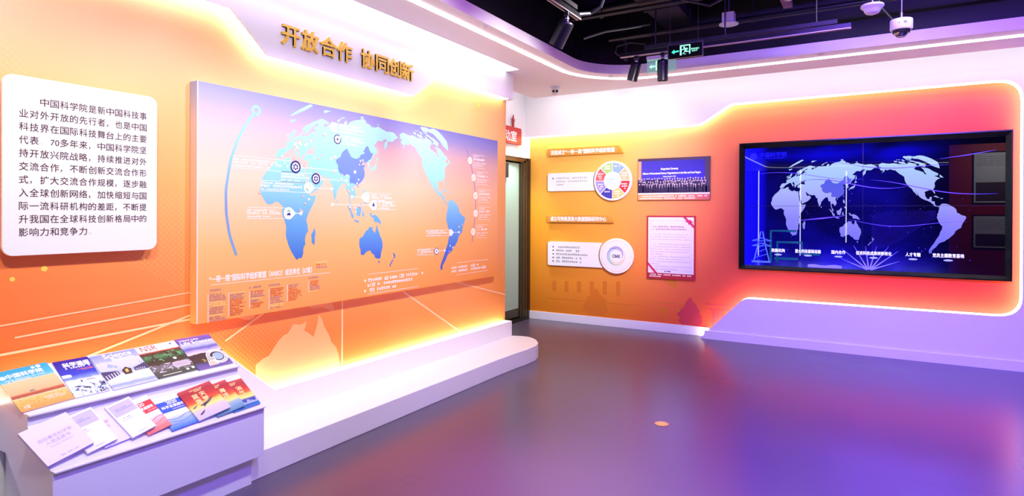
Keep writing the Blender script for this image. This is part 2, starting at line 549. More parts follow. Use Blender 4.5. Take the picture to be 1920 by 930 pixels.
# walls that close the hall (they show in the glossy screen)
M_VWALL = mat('violet wall', (70, 60, 150), 0.6)
struct(MB().box((4.2, -7.4, 0), (4.35, 7.8, 4.3)).build('wall_right', mat('grey violet wall', (120, 112, 150), 0.6)))
rear = MB().box((-4.4, -7.35, 0), (4.3, -7.2, 4.3)).build('wall_rear', M_VWALL)
struct(rear)
for x, z0, z1 in ((-3.31, 0.1, 3.03), (-2.0, 0.15, 3.03), (-0.65, 0.63, 2.94)):
    MB().box((x - 0.014, -7.201, z0), (x + 0.014, -7.199, z1)).build('led_profile', M_PROF, rear)
struct(MB().box((-4.4, -7.3, 0), (-4.25, -0.6, 4.3)).build('wall_front_left', mat('grey violet wall', (120, 112, 150), 0.6)))
FR = Frame((0, -1.0, 0), (1, 0, 0), (0, 0, 1), (0, 1, 0))
struct(MB().box((1.5, 0, -0.12), (4.2, 3.05, 0), FR).build('wall_partition', mat('red partition', (190, 30, 24), 0.5)))

# black open ceiling
struct(MB().box((-6.5, -7.4, 4.3), (4.4, 7.9, 4.45)).build('ceiling', M_BLACK))

# dropped soffit with a rounded opening and a slot along the left wall
def rr_path(x0, y0, x1, y1, r, seg=10):
    return rrect(x0, y0, x1, y1, r, seg)
opening = list(reversed(rr_path(-2.70, -6.0, 3.3, 6.47, 0.62)))
slot = [(-3.425, -0.55), (-3.425, 5.67), (-3.25, 5.67), (-3.25, -0.55)]
outer = [(-3.882, -7.2), (4.2, -7.2), (4.2, 7.159), (-3.882, 7.159)]
sof = MB().holed(WORLD, [outer, opening, slot], ZS, ZS + 0.10).build('ceiling_soffit', M_SOFFIT, recalc=True)
struct(sof)
lp = rr_path(-2.86, -6.2, 3.5, 6.69, 0.8, 12)
mb = MB().strip(WORLD, lp, 0.04, ZS - 0.010, closed=True)
mb.ribbon_n(WORLD, rr_path(-2.88, -6.22, 3.52, 6.71, 0.82, 12), ZS - 0.010, ZS + 0.0, True)
mb.ribbon_n(WORLD, rr_path(-2.84, -6.18, 3.48, 6.67, 0.78, 12), ZS - 0.010, ZS + 0.0, True)
mb.build('led_line', M_LINE, sof, recalc=False)
MB().box((-3.424, -0.5, ZS + 0.004), (-3.255, 5.665, ZS + 0.02)).build('cove_led', M_SLOT, sof)
# cove lamps lying on the soffit edge and added lids above them
MB().box((-3.88, 7.165, ZS + 0.02), (4.1, 7.20, ZS + 0.065)).build('cove_led', M_LEDC, sof)
MB().box((-3.92, 5.85, ZS + 0.02), (-3.888, 7.16, ZS + 0.065)).build('cove_led', M_LEDC, sof)
up_o = list(reversed(rr_path(-2.86, -6.16, 3.46, 6.63, 0.74)))
bk = MB()
for i_ in range(len(up_o)):
    a_, b_ = up_o[i_], up_o[(i_ + 1) % len(up_o)]
    a2 = (a_[0] * 1.0, a_[1])
    bk.add([(a_[0], a_[1], ZS + 0.1), (b_[0], b_[1], ZS + 0.1), (b_[0], b_[1], 4.3), (a_[0], a_[1], 4.3)], [(0, 1, 2, 3)])
bko = bk.build('ceiling_light_block', M_BLACK)  # black surround added to block the cove light above the opening
struct(bko)
sm_ = bko.modifiers.new('thickness', 'SOLIDIFY')
sm_.thickness, sm_.offset = 0.03, 0
struct(MB().box((XD, 6.7, 3.50), (4.2, YB, 3.53)).box((XD, 4.0, 3.50), (-3.5, 6.6, 3.53)).build('ceiling_leak_lid', M_SOFFIT))  # unseen lids added to stop cove light leaking upward

# ------------------------------------------------------------------ left wall plates
fas = [(-0.6, ZS), (-0.6, 2.767), (2.372, 2.767), (2.637, 2.537), (4.14, 2.53), (4.487, 2.762), (5.838, 2.768), (5.838, ZS)]
t1 = MB().prism(FL, fas, 0.001, 0.092).build('trim_1', M_WHITE)
struct(t1)
edge = [(-0.6, 2.767), (2.372, 2.767), (2.637, 2.537), (4.14, 2.53), (4.487, 2.762), (5.76, 2.766)]
MB().ribbon_n(FL, [(u, v - 0.002) for u, v in edge], 0.006, 0.074).build('led_strip', M_LEDW, t1, recalc=False)
pl = [(-0.6, 0.0), (5.827, 0.0), (5.827, 0.315), (2.70, 0.318), (2.355, 0.62), (-0.6, 0.62)]
t2 = MB().prism(FL, pl, 0.001, 0.092).build('trim_2', M_WHITE)
struct(t2)
edge2 = [(-0.6, 0.622), (2.356, 0.622), (2.701, 0.320), (5.80, 0.317)]
MB().ribbon_n(FL, edge2, 0.006, 0.086).build('led_strip', M_LEDW, t2, recalc=False)
step = [(-3.418, 2.185), (-2.964, 2.185), (-2.960, 4.8), (-2.950, 5.1), (-2.936, 5.30), (-2.94, 5.50), (-2.985, 5.64), (-3.08, 5.77), (-3.16, 5.835), (-3.24, 5.868), (-3.33, 5.86), (-3.418, 5.826)]
struct(MB().prism(WORLD, step, 0.0, 0.152).build('floor_step', M_STEP, bevel=0.004))

# ------------------------------------------------------------------ back wall plate with its lit cut-out
cut = round_path([(XD, 2.593), (-1.80, 2.603), (-1.43, 2.827), (1.276, 2.838), (1.282, 0.52), (-1.27, 0.52), (-1.776, 0.0)],
                 [0.28, 0.12, 0.2, 0.2, 0.16])
plate = cut + [(4.2, 0.0), (4.2, 3.30), (XD, 3.30)]
NP = YB - YP
t3 = MB().prism(FB, plate, NP - 0.05, NP).build('trim_3', M_WHITE)
struct(t3)
MB().ribbon_n(FB, cut, 0.004, NP - 0.012).build('led_strip', M_LEDW, t3, recalc=False)
MB().box((-1.72, 0.0, 0), (4.2, 0.098, 0.014), Frame((0, YP, 0), (1, 0, 0), (0, 0, 1), (0, -1, 0))).build('baseboard_strip', M_WHITE, t3)

# ------------------------------------------------------------------ doorway with a glass door
dr = MB().box((7.63, 0.0, -0.16), (7.705, 2.297, 0.012), FD).build('door_1', mat('black door post', (16, 17, 20), 0.25))
struct(dr)
MB().box((7.50, 0.03, -0.10), (7.55, 2.23, -0.03), FD).box((7.59, 0.0, -0.14), (7.63, 2.26, 0.006), FD).build('steel_jamb', mat('dark bronze', (112, 92, 64), 0.3, 0.8), dr)
MB().box((7.55, 0.0, -0.14), (7.59, 2.26, -0.01), FD).build('door_post', mat('olive steel', (96, 92, 78), 0.35, 0.6), dr)
MB().box((6.6, 2.235, -0.12), (7.63, 2.297, -0.01), FD).build('door_head', mat('dark bronze', (112, 92, 64), 0.3, 0.8), dr)
MB().box((6.6, 0.10, -0.07), (7.50, 2.215, -0.055), FD).build('glass_panel', mat('sea green glass', (150, 184, 172), 0.12, 0.0, spec=0.6), dr)
MB().box((6.6, 0.05, -0.075), (7.50, 0.17, -0.05), FD).box((7.485, 0.05, -0.078), (7.50, 2.22, -0.045), FD).build('glass_rail', mat('olive rail', (72, 70, 50), 0.35, 0.5), dr)
MB().box((6.6, 2.0, -0.045), (7.14, 2.2, -0.02), FD).build('door_closer', M_BLACK, dr)
MB().box((6.9, 0.0, -0.16), (7.64, 0.035, 0.03), FD).build('threshold', mat('dark sill', (40, 36, 30), 0.3, 0.6), dr)
spot('door_glass_fill', (-4.0, 7.15, 2.6), (-4.3, 7.2, 1.0), (0.9, 1.0, 0.95), 90, 80, 1.0, 0.1)  # added lamp on the hall side that brightens the door glass

# ================================================================== world map outlines (lon, lat), Robinson projection
RX = [1, .9986, .9954, .99, .9822, .973, .96, .9427, .9216, .8962, .8679, .835, .7986, .7597, .7186, .6732, .6213, .5722, .5322]
RY = [0, .062, .124, .186, .248, .31, .372, .434, .4958, .5571, .6176, .6769, .7346, .7903, .8435, .8936, .9394, .9761, 1]
def robinson(lon, lat):
    a = min(abs(lat) / 5, 17.999)
    i = int(a)
    t = a - i
    return (.8487 * (RX[i] * (1 - t) + RX[i + 1] * t) * math.radians(lon - 150),
            1.3523 * (RY[i] * (1 - t) + RY[i + 1] * t) * (1 if lat >= 0 else -1))
def P(s):
    q = [float(x) for x in s.replace(';', ',').split(',')]
    return list(zip(q[::2], q[1::2]))
LAND = [P(s) for s in (
 # Europe and Asia
 "-9,37;-9.5,38.7;-8.8,43.2;-1.8,43.4;-1.2,46;-4.7,48.4;-1.5,48.7;1.5,50.5;4,52;7,53.6;8.5,57;10.5,57.7;10.5,54;14,54;19,54.5;21,57;24,59;30,60;25,60.2;22,60.5;21.5,63;25.3,65;22,65.8;17.5,62;18.5,60;16.5,57;14,55.5;12.5,56;11,59;8,58;5.5,59;5,62;10,64;14,67.5;20,70;26,71;31,70;41,67.5;40,66.3;34,66.5;35,64.3;38,64;40,65;44,66.5;46,68;54,68.7;60,69;68,69;67,72;70,73;73,71;74,67;78,72;81,73.5;87,75;95,76;104,77.6;113,76;113,73.7;123,73;129,71;133,71.5;140,72.5;150,71.5;160,69.7;170,70;180,69;190,66;186,64.4;180,62.5;172,60;164,59.8;163,57.5;162,55;157,51;156,55;157,58;163,61.5;156,61.5;152,59.2;143,59.2;135,54.7;141,53;140,48.5;133,43;129.5,41;127.5,39.5;129.3,36;126.5,34.5;126.5,37.5;125,39.7;121.5,39;121,40.8;118,39;119,37.2;122.5,37;119.5,35;121.8,31.5;121.5,28;118,24.5;114,22.4;110,20.5;108,21.5;106,19;109,13;107,10.5;105,8.8;105,10.5;102.5,12.2;101,13.4;99.5,11;100.3,8;103.5,4;103.7,1.3;101,3;100,6.5;98.3,9;98,14;96,16.5;94.3,16;92,21.5;90,22;87,21.3;82,16.7;80,15;80,12;77.5,8;76,11;73,17;72.7,20.5;70,21;68.5,23.3;66.5,25.2;61.5,25.1;57,26.5;54,26.6;51,28.5;48.8,30.2;48,29.5;50,26.5;51.5,25.5;52,24;54.5,24.2;56.3,26;57,23.8;59.8,22.5;57.5,19;55,17;52,15.5;45,12.8;43.3,13;42.5,16.5;39,21.5;36.5,26;35,28;34.3,31.2;36,35.8;36,36.7;32,36.2;28,36.7;26.5,39.3;29,41.2;35,42;41.5,41.5;37,45;39,47;35,46.3;33.5,44.5;31,46.5;28.5,43.5;28,41.5;23.7,40.3;24,37.7;22,36.7;19.5,40;19,42;13.7,45.5;12.5,44;16,41.8;18.4,40;16.5,38;15.8,40;12,42;9,44.3;5,43.3;3.2,42;0,40;-0.5,38;-2.2,36.8;-5.5,36.1",
 # Africa
 "-6,35.8;-1,35.7;10,37.3;11,34;15.5,32.3;20,31;23,32.7;29,31;32.5,31.2;32.5,29.8;35.5,24;37.3,20;39,15.8;43.2,12.3;43.5,11.3;51.3,11.9;48,5;42,-1.5;39,-6.5;40.7,-14.5;35.5,-20.5;35.5,-24;32.7,-26;31,-30;27,-33.7;20,-34.8;18.2,-32.5;15,-27;12,-18;13.7,-11;9.3,-1;9.5,4;4.5,6.3;-2,4.8;-7.7,4.4;-13,8.5;-16.8,12.5;-17.5,14.7;-16.5,19.5;-17,21;-13,27.7;-9.7,30;-6.8,34",
 # North America
 "192.5,65.5;195.5,66.5;194,68.2;203.5,71.3;219,69.6;232,70;245,68;252,68;265,69;266,72;271,69.5;279,67;273,64;266,61;267,58.7;275,56.5;278,55;278,52.5;281,51.5;281,55;283,58.5;282,62.5;290,61.3;295.5,59.5;299,55.5;304,52.5;300,50;293,49.5;300,46;294,44.5;290,43.5;286,40.7;284,36.5;279,32;280,26.5;279,25.2;276.5,29.5;270,30;263,28;262.5,22.5;265,18.5;269,19;270,21.3;273,21;271.5,16;276.5,15;276.5,11;279,9;282.5,8.5;281,7.5;277,8.3;274,11;270,14;265,16;258,18.5;254.5,20.5;251,25;247,30.5;249.5,27;250,23;248,25;244.5,29;242.5,33;239.5,34.7;236,40;236,46.5;237,49;230,54;225.5,59;215,60.8;208,59.5;206,61;202,57.5;195,55;202.5,58.7;195,60;194,62.5;199,64",
 # South America
 "282.5,8.5;288,12;299,10.5;308.5,5;310,0;316,-2.5;325,-6;321,-13;319.5,-20;312,-24.5;311,-29;306.5,-34.5;302,-38.5;295,-41;294,-46;291,-51;294.7,-54.7;291,-55.5;286,-52;285,-46;286.5,-39;288.5,-30;289.7,-18;284,-14;279,-6;279.5,-2;281.5,2;282.8,6.5",
 "316,60;308,64;306,70;300,75.5;287,78;298,81.5;318,83;327,82.5;330,76;330,70;326,67", "-30,83;-20,82;-19,76;-24,70.5;-30,68.5",
 "298,66;290,62.5;280,65;287,68;280,70;271,73.5;280,73.5;290,71;298,67", "243,70;245,73;255,72.5;258,69;248,68.8", "235,72;236,74.5;243,73.5;240,71.3",
 "270,76.5;281,76.3;290,79;298,82;290,83;270,81.5;268,79", "268,75;280,75;280,76;268,76.3", "244,75;254,75;252,76.5;244,76.3", "273,64;279,64;277,66", "257,73;262,73.5;260,76;256,75",
 "301,47.5;307,47;304.5,51.5", "275,22;280,23;285.5,20;282,20", "286,18.3;288,20;291.5,18.5",
 "-5.5,50;1.3,51.3;0,54;-2,57.5;-5,58.6;-6,56;-3,54.5;-5,52", "-10,52;-6,52.3;-6,55;-9,54.5", "-24,65.5;-18,63.4;-14,65;-17,66.5",
 "12,79;17,76.7;22,78.5;25,80.3;15,80", "52,71;57,70.7;58,74;68,77;60,76;54,73", "96,79;103,78.5;105,79.5;98,81", "138,74;145,73.7;143,75.7",
 "142.5,54;144.5,49;142,46;142,50", "131,34;135,33.8;140,35.2;142,39.5;141,41.3;139.5,38;136.5,37;133,35.5", "140,42;145.5,43.3;141.8,45.4", "130,33.5;131.8,33;130.7,31.3",
 "120.2,23;121.5,25.2;121,22", "108.7,19.2;110.7,20;109.7,18.2", "120.3,16;121,18.5;122.2,18.3;124,13;121,13.8", "122,7;125.5,9.5;126.5,7.5;125,6",
 "109,1.5;113,3;117,7;119,5;117.7,1;116,-4;110.5,-3", "95.3,5.5;98,4;103.5,-1;106,-3;105.5,-5.8;102,-4;98.5,1.5", "105.2,-6.8;108.5,-6.7;114.5,-7.7;114,-8.6;108,-7.8",
 "119.5,-5.5;119.8,0.5;125,1.5;121,0;122.5,-4.5;120.5,-3", "131,-0.8;134,-0.8;135,-3.3;141,-2.6;147.5,-6;150.8,-10.5;147,-9.5;143.5,-8.5;138,-8;138,-5.5;133,-4", "80,9.5;81.8,7.5;80.5,6",
 "49.3,-12;50.4,-15.7;47,-25;44,-23;44.3,-17",
 "114,-22;117,-20.7;122,-18;124,-16.3;128,-14.8;130.5,-12.3;136.8,-12.2;135.5,-15;140,-17.6;141.7,-14;142.5,-10.7;145.3,-15;149,-20.5;153,-25.5;153.5,-29;150,-37.3;146.3,-39;143.5,-38.8;140,-38;138,-35.2;136,-34.8;131.5,-31.5;124,-33;118,-35;115,-34;115.5,-31;113.5,-26",
 "144.7,-40.8;148.3,-41;147,-43.5", "173,-34.5;178,-37.7;175.2,-41.5;174.5,-38", "172.7,-40.6;174,-41.7;168.5,-46.6;166.5,-46")]
CHINA = P("73.6,39.5;80,42;80.3,45;83,47.2;85.5,48.3;87.8,49.1;91,46.5;95,44.2;97,42.7;105,41.6;110,42.7;112,45;116,46.3;120,47;116,48.5;117.7,49.5;120,52.5;124,53.4;127.5,50;131,47.7;135,48.4;133,45;131,42.8;128,42;124.3,40;121.5,39;121,40.8;118,39;119,37.2;122.5,37;119.5,35;121.8,31.5;121.5,28;118,24.5;114,22.4;110,20.5;108,21.5;102,22.5;99,22;97.8,24.5;98.5,27.7;95,29.2;91.5,27.8;86,28;81,30.2;78.8,32.5;78,35.5;74.5,37.3")
def jag(poly, amp, rd):
    """small coastline roughness between the plotted points"""
    out = []
    for i, a in enumerate(poly):
        b = poly[(i + 1) % len(poly)]
        out.append(a)
        d = math.hypot(b[0] - a[0], b[1] - a[1])
        if d > 4:
            k = 2 if d < 9 else 3
            for j in range(1, k):
                t = j / k
                out.append((a[0] + (b[0] - a[0]) * t + rd.uniform(-amp, amp), a[1] + (b[1] - a[1]) * t + rd.uniform(-amp, amp)))
    return out
def draw_land(mb, fr, ax, bx, ay, by, n, clip=None, rough=0.8):
    rd = random.Random(3)
    for poly in LAND:
        q = [robinson(*c) for c in jag(poly, rough, rd)]
        pts = [(x * ax + bx, y * ay + by) for x, y in q]
        if clip:
            pts = [(min(max(u, clip[0]), clip[2]), min(max(v, clip[1]), clip[3])) for u, v in pts]
        tri = tessellate_polygon([[Vector((u, v, 0)) for u, v in pts]])
        mb.add([fr.p(u, v, n) for u, v in pts], [tuple(t) for t in tri])
    return mb
def draw_china(mb, fr, ax, bx, ay, by, n):
    pts = [(robinson(*c)[0] * ax + bx, robinson(*c)[1] * ay + by) for c in CHINA]
    tri = tessellate_polygon([[Vector((u, v, 0)) for u, v in pts]])
    return mb.add([fr.p(u, v, n) for u, v in pts], [tuple(t) for t in tri])

# faint printed continents, rays and light dots low on the left wall
mb = MB()
draw_land(mb, FL, 1.30, 3.30, 1.38, 1.00, 0.0012, clip=(1.0, 0.2, 5.8, 0.86))
pm = mb.build('printed_land', mat('pale orange overprint', (255, 176, 116), 0.35), wl)
mb = MB()
for (a, b, wd) in (((3.39, 0.84), (3.39, 0.25), 0.016), ((4.1, 0.82), (5.1, 0.25), 0.016), ((4.8, 0.85), (5.83, 0.6), 0.014), ((1.0, 0.82), (2.2, 0.862), 0.012), ((1.5, 0.72), (2.75, 1.03), 0.012),
                   ((1.0, 0.95), (2.3, 1.03), 0.008), ((2.40, 0.69), (2.75, 0.86), 0.012), ((1.3, 0.90), (2.2, 0.95), 0.009)):
    mb.strip(FL, [a, b], wd, 0.002 + 0.0002 * len(mb.f))
mb.build('printed_rays', mat('cream overprint', (255, 204, 150), 0.35), wl)
mb = MB()
for u, v, r in ((1.42, 1.22, 0.014), (1.29, 1.18, 0.011), (5.28, 2.63, 0.022), (1.9, 1.235, 0.007)):
    mb.poly(FL, circle(u, v, r, 20), 0.002)
mb.build('printed_dots', mat('yellow overprint', (255, 214, 96), 0.35), wl)

# ================================================================== map panel on the left wall
NF = 0.07
M_MAPBG = print_mat('map panel print', [(0, (252, 176, 96)), (1, (250, 160, 72))], [(0, (176, 176, 226)), (0.4, (150, 160, 220)), (0.8, (120, 128, 206)), (1, (96, 104, 180))],
                    mid=[(0, (250, 214, 186)), (0.35, (250, 208, 180)), (0.8, (248, 190, 146)), (1, (240, 172, 130))], rough=0.4)
# printed ground: blue at the top edge, blush below it, apricot to the foot
def ground_mat(name, stops, rough=0.4, right=None):
    m, nt, p = new_mat(name)
    tc, sp = uv_nodes(nt)
    r = ramp(nt, stops)
    nt.links.new(sp.outputs[1], r.inputs[0])
    col = r.outputs[0]
    if right:
        r2_ = ramp(nt, right)
        nt.links.new(sp.outputs[1], r2_.inputs[0])
        col = mixc(nt, sp.outputs[0], col, r2_.outputs[0])
    nt.links.new(col, p.inputs['Base Color'])
    p.inputs['Roughness'].default_value = rough
    return m
M_MAPBG = ground_mat('map panel print', [(0, (252, 170, 88)), (0.3, (252, 194, 124)), (0.62, (250, 220, 196)), (0.82, (238, 208, 206)), (0.94, (186, 184, 222)), (1, (164, 170, 224))],
                     right=[(0, (250, 152, 58)), (0.3, (250, 172, 92)), (0.6, (246, 186, 138)), (0.8, (214, 166, 158)), (0.93, (128, 122, 182)), (1, (92, 98, 176))])
pu0, pv0, pu1, pv1 = 2.165, 0.838, 5.548, 2.284
mp = thing('map_panel', 'large orange world map panel with blue continents, mounted on the left wall', 'wall panel', (XW, (pu0 + pu1) / 2, pv0))
MB().box((pu0, pv0, 0.004), (pu1, pv1, NF), FL).build('board', M_MAPBG, mp, uv=(FL, (pu0, pv0, pu1, pv1)))
mb = MB()
mb.strip(FL, [(pu0 + .004, pv0), (pu0 + .004, pv1)], 0.008, NF + .0006)
mb.build('edge_line', mat('pale edge', (246, 226, 224), 0.4), mp)
MAPU = (pu0, pv0, pu1, pv1)
A = (0.4655, 3.7426, 0.5848, 1.5148)
M_LAND = ground_mat('land print', [(0, (40, 70, 178)), (0.22, (62, 110, 208)), (0.42, (104, 172, 226)), (0.6, (150, 216, 232)), (0.75, (164, 238, 226)), (1, (186, 246, 228))])
draw_land(MB(), FL, *A, NF + .0008, clip=(pu0, pv0, pu1, pv1)).build('world_map', M_LAND, mp, uv=(FL, MAPU))
draw_china(MB(), FL, *A, NF + .0014).build('china_area', ground_mat('china print', [(0, (72, 100, 196)), (0.5, (96, 128, 214)), (0.7, (118, 150, 228)), (1, (130, 160, 232))]), mp, uv=(FL, MAPU))
# timeline arcs
mb = MB()
arc = round_path([(2.548, 2.135), (2.52, 2.108), (2.44, 1.976), (2.385, 1.83), (2.354, 1.646), (2.357, 1.497), (2.379, 1.364), (2.428, 1.232)], 0.4, 4)
mb.strip(FL, arc, 0.018, NF + .001)
mb.holed(FL, [circle(2.567, 2.165, 0.036, 28), list(reversed(circle(2.567, 2.165, 0.017, 28)))], NF + .0008, NF + .0012)
mb.build('timeline_arc', ground_mat('arc print', [(0, (110, 196, 216)), (0.3, (120, 168, 220)), (0.5, (130, 160, 222)), (0.75, (150, 220, 226)), (1, (170, 236, 224))]), mp, uv=(FL, MAPU))
mb = MB()
tl = [(4.92, 2.171), (4.966, 2.134), (5.023, 2.033), (5.09, 1.866), (5.125, 1.685), (5.127, 1.506), (5.085, 1.321), (5.067, 1.217)]
mb.strip(FL, tl, 0.011, NF + .001)
mb.build('timeline_line', mat('lilac print', (150, 130, 190), 0.4), mp)
mbw, mby, mbt = MB(), MB(), MB()
for k, (u, v) in enumerate(((5.023, 2.033), (5.09, 1.866), (5.125, 1.685), (5.127, 1.506), (5.085, 1.321))):
    tm = MB().poly(FL, circle(u, v, 0.036, 28), NF + .0014).build('timeline_marker', M_TXT, mp)
    MB().poly(FL, circle(u, v, 0.022, 24), NF + .0020).build('marker_centre', mat('cream print', (240, 228, 190), 0.5), tm)
    mbt = MB()
    for j, (dv, h, ln) in enumerate(((0.042, .012, .10), (0.010, .022, .20), (-0.022, .012, .21), (-0.045, .012, .15))):
        greeked(mbt, FL, u + 0.07, v + dv, h, ln, NF + .001, seed=k * 9 + j)
    mbt.rect(FL, u + .06, v + .064, u + .27, v + .067, NF + .001)
    mbt.rect(FL, u + .06, v - .066, u + .27, v - .063, NF + .001)
    mbt.rect(FL, u + .06, v - .066, u + .063, v + .067, NF + .001)
    mbt.build('caption_print', M_TXT, tm)
# site markers: logo discs with leader lines and captions (text to the left or right)
mbn, mbg, mbd = MB(), MB(), MB()
for k, (u, v, r, side, ln, to) in enumerate(((2.884, 1.821, .044, -1, .42, 3.45), (3.064, 1.749, .040, -1, .24, 3.36), (2.997, 1.681, .040, -1, .33, 3.215), (2.827, 1.499, .042, -1, .26, 2.93),
                                          (3.229, 2.142, .036, 1, .25, None), (3.269, 2.055, .036, 1, .22, None), (3.571, 1.628, .040, 1, .24, 3.42), (3.655, 1.566, .040, 1, .20, 3.22),
                                          (4.705, 1.322, .032, -1, .32, 4.84), (4.482, 1.155, .032, -1, .22, 4.61))):
    mbn, mbg, mbt, mbw = MB(), MB(), MB(), MB()
    mbw.poly(FL, circle(u, v, r, 28), NF + .0018)
    if k < 2:
        mbn.holed(FL, [circle(u, v, r, 28), list(reversed(circle(u, v, r * .72, 28)))], NF + .0018, NF + .0022)
        for q in range(6):
            a = q * 60
            mbn.poly(FL, circle(u + r * .36 * math.cos(math.radians(a + 30)), v + r * .36 * math.sin(math.radians(a + 30)), r * .17, 8), NF + .0022)
    elif k in (5, 9):
        mbn.holed(FL, [circle(u, v, r, 28), list(reversed(circle(u, v, r * .8, 28)))], NF + .0018, NF + .0022)
        mbn.poly(FL, circle(u, v, r * .25, 10), NF + .0022)
    elif k == 7:
        mbn.poly(FL, [(u - .016, v - .008), (u + .016, v - .008), (u, v + .026)], NF + .0022)
    elif k == 3:
        mbn.poly(FL, [(u - .018, v - .014), (u + .018, v - .014), (u + .01, v + .004), (u - .01, v + .0)], NF + .0022)
        mbg.poly(FL, [(u - .018, v + .008), (u + .018, v + .008), (u + .006, v + .024), (u - .006, v + .024)], NF + .0022)
    elif k == 2:
        mbg.poly(FL, [(u - .024, v - .014), (u - .004, v - .028), (u + .004, v - .02), (u - .02, v + .004)], NF + .0022)
        mbg.poly(FL, [(u - .01, v + .016), (u + .02, v + .012), (u + .012, v + .022)], NF + .0022)
    else:
        mbg.holed(FL, [circle(u, v, r * .62, 24), list(reversed(circle(u, v, r * .5, 24)))], NF + .0018, NF + .0022)
    x0 = u - r - .02 - ln if side < 0 else u + r + .02
    greeked(mbt, FL, x0, v + .012, .014, ln * .8, NF + .0012, seed=50 + k)
    greeked(mbt, FL, x0, v - .008, .017, ln, NF + .0012, seed=60 + k)
    greeked(mbt, FL, x0, v - .028, .012, ln * .66, NF + .0012, seed=70 + k)
    mbt.rect(FL, min(x0, u), v + r * .82, max(x0 + ln, u), v + r * .82 + .003, NF + .0012)
    mbt.rect(FL, min(x0, u), v - r * .9, max(x0 + ln, u), v - r * .9 + .003, NF + .0012)
    if to:
        s = 1 if to > u else -1
        mbw.poly(FL, [(u + s * r * .7, v - r * .7), (u + s * r * 1.45, v), (u + s * r * .7, v + r * .7)], NF + .0016)
        mbt.rect(FL, min(u, to), v - .002, max(u, to), v + .002, NF + .0012)
        mbw.poly(FL, circle(to, v, 0.013, 16), NF + .0016)
    tm = mbw.build('site_marker_disc', M_TXT, mp)
    mbt.build('caption_print', M_TXT, tm)
    if mbn.v:
        mbn.build('marker_logo', mat('navy print', (44, 40, 124), 0.5), tm)
    if mbg.v:
        mbg.build('marker_logo', mat('mint print', (150, 206, 170), 0.5), tm)
# small member-state dots
rd = random.Random(11)
mbr, mbw = MB(), MB()
for lon, lat, n_ in ((12, 48, 16), (25, 50, 6), (-5, 38, 2), (10, 35, 2), (35, 32, 3), (45, 40, 3), (70, 42, 4), (78, 30, 3), (88, 26, 4), (100, 18, 5), (103, 3, 4), (112, 2, 3), (-15, 14, 2), (38, 8, 3), (36, -2, 3), (116, 39, 4), (122, 40, 3), (113, 23, 4), (300, -35, 4), (315, -15, 2), (260, 19, 1), (174, -41, 1), (68, 55, 2), (40, 56, 2)):
    for q in range(n_):
        x, y = robinson(lon + rd.uniform(-5, 5), lat + rd.uniform(-3, 3))
        u, v = x * A[0] + A[1], y * A[2] + A[3]
        dz_ = 0.00002 * (len(mbw.f) + len(mbr.f))
        (mbw if q % 2 else mbr).poly(FL, circle(u, v, 0.0085, 10), NF + .0016 + dz_)
        if q % 2 == 0:
            mbw.poly(FL, circle(u, v, 0.005, 8), NF + .0017 + dz_ + .0001)
mbw.build('member_dot_print', M_TXT, mp)
mbr.build('member_dot_rings', mat('salmon print', (238, 160, 140), 0.5), mp)
# heading and member lists
mb = MB()
put_text(mb, FL, '“一带一路”国际科学组织联盟（ANSO）成员单位（67家）', 2.245, 1.078, 0.046, NF + .001, width=0.785, bold=0.022)
mb.build('heading_text', M_TXT, mp)
mb = MB()
put_text(mb, FL, '60', 3.79, .952, .045, NF + .001, bold=.02)
put_text(mb, FL, '120', 3.975, .955, .045, NF + .001, bold=.02)
put_text(mb, FL, '130', 3.62, .914, .045, NF + .001, bold=.02)
put_text(mb, FL, '10', 3.635, .872, .045, NF + .001, bold=.02)
put_text(mb, FL, '503', 5.07, .968, .040, NF + .001, bold=.02)
put_text(mb, FL, '6000', 5.245, .936, .040, NF + .001, bold=.02)
for u, v, ln in ((3.60, .957, .18), (3.85, .957, .11), (4.06, .960, .24), (3.71, .918, .05), (3.78, .918, .37), (3.59, .877, .04), (3.70, .877, .24), (4.755, .972, .30), (5.16, .972, .03), (4.755, .938, .47), (5.37, .938, .03)):
    greeked(mb, FL, u, v, .024, ln, NF + .001, seed=int(u * 100))
for u, v in ((3.565, .967), (3.60, .925), (3.565, .885), (4.735, .98), (4.735, .947)):
    mb.poly(FL, circle(u, v, .010, 12), NF + .001)
for u0, u1, v in ((3.60, 4.22, 1.014), (3.60, 4.22, .856), (4.80, 5.36, 1.024), (4.80, 5.36, .91), (2.26, 3.20, 1.060)):
    mb.rect(FL, u0, v, u1, v + .003, NF + .001)
mb.build('statistics_text', M_TXT, mp)
LISTC = {'r': mat('red list print', (226, 72, 28), .5), 'y': mat('yellow list print', (255, 232, 140), .5), 'p': mat('purple list print', (186, 120, 140), .5), 'w': mat('number list print', (250, 236, 226), .5)}
def flush_list(mbs):
    root = None
    for c in 'wrpy':
        if mbs[c].v:
            o_ = mbs[c].build('member_list_print' if root is None else 'list_print', LISTC[c], root or mp)
            root = root or o_
cols = (('ppppyyyppppyppp', 2.235, 1.010), ('yppprrrrrrrrr', 2.372, 1.006), ('rpppypprrr', 2.520, 1.000), ('rrrrrppppyyp', 2.668, 1.000), ('pprrrrrrrr', 2.815, 1.012), ('rrrpppy', 3.000, 1.020))
for ci, (pat, u, v) in enumerate(cols):
    v0 = v - 0.012
    mbs = {'r': MB(), 'y': MB(), 'p': MB(), 'w': MB()}
    if ci != 1 and ci != 4:
        greeked(mbs['p'], FL, u, v + .012, .014, .085, NF + .001, seed=ci + 200)
    for k, c in enumerate(pat):
        mbs['w'].rect(FL, u, v0 - k * .0115, u + .008, v0 + .007 - k * .0115, NF + .001)
        greeked(mbs[c], FL, u + .012, v0 - k * .0115, .0082, rd.uniform(.06, .115), NF + .001, seed=ci * 40 + k, gap=0.05)
    flush_list(mbs)
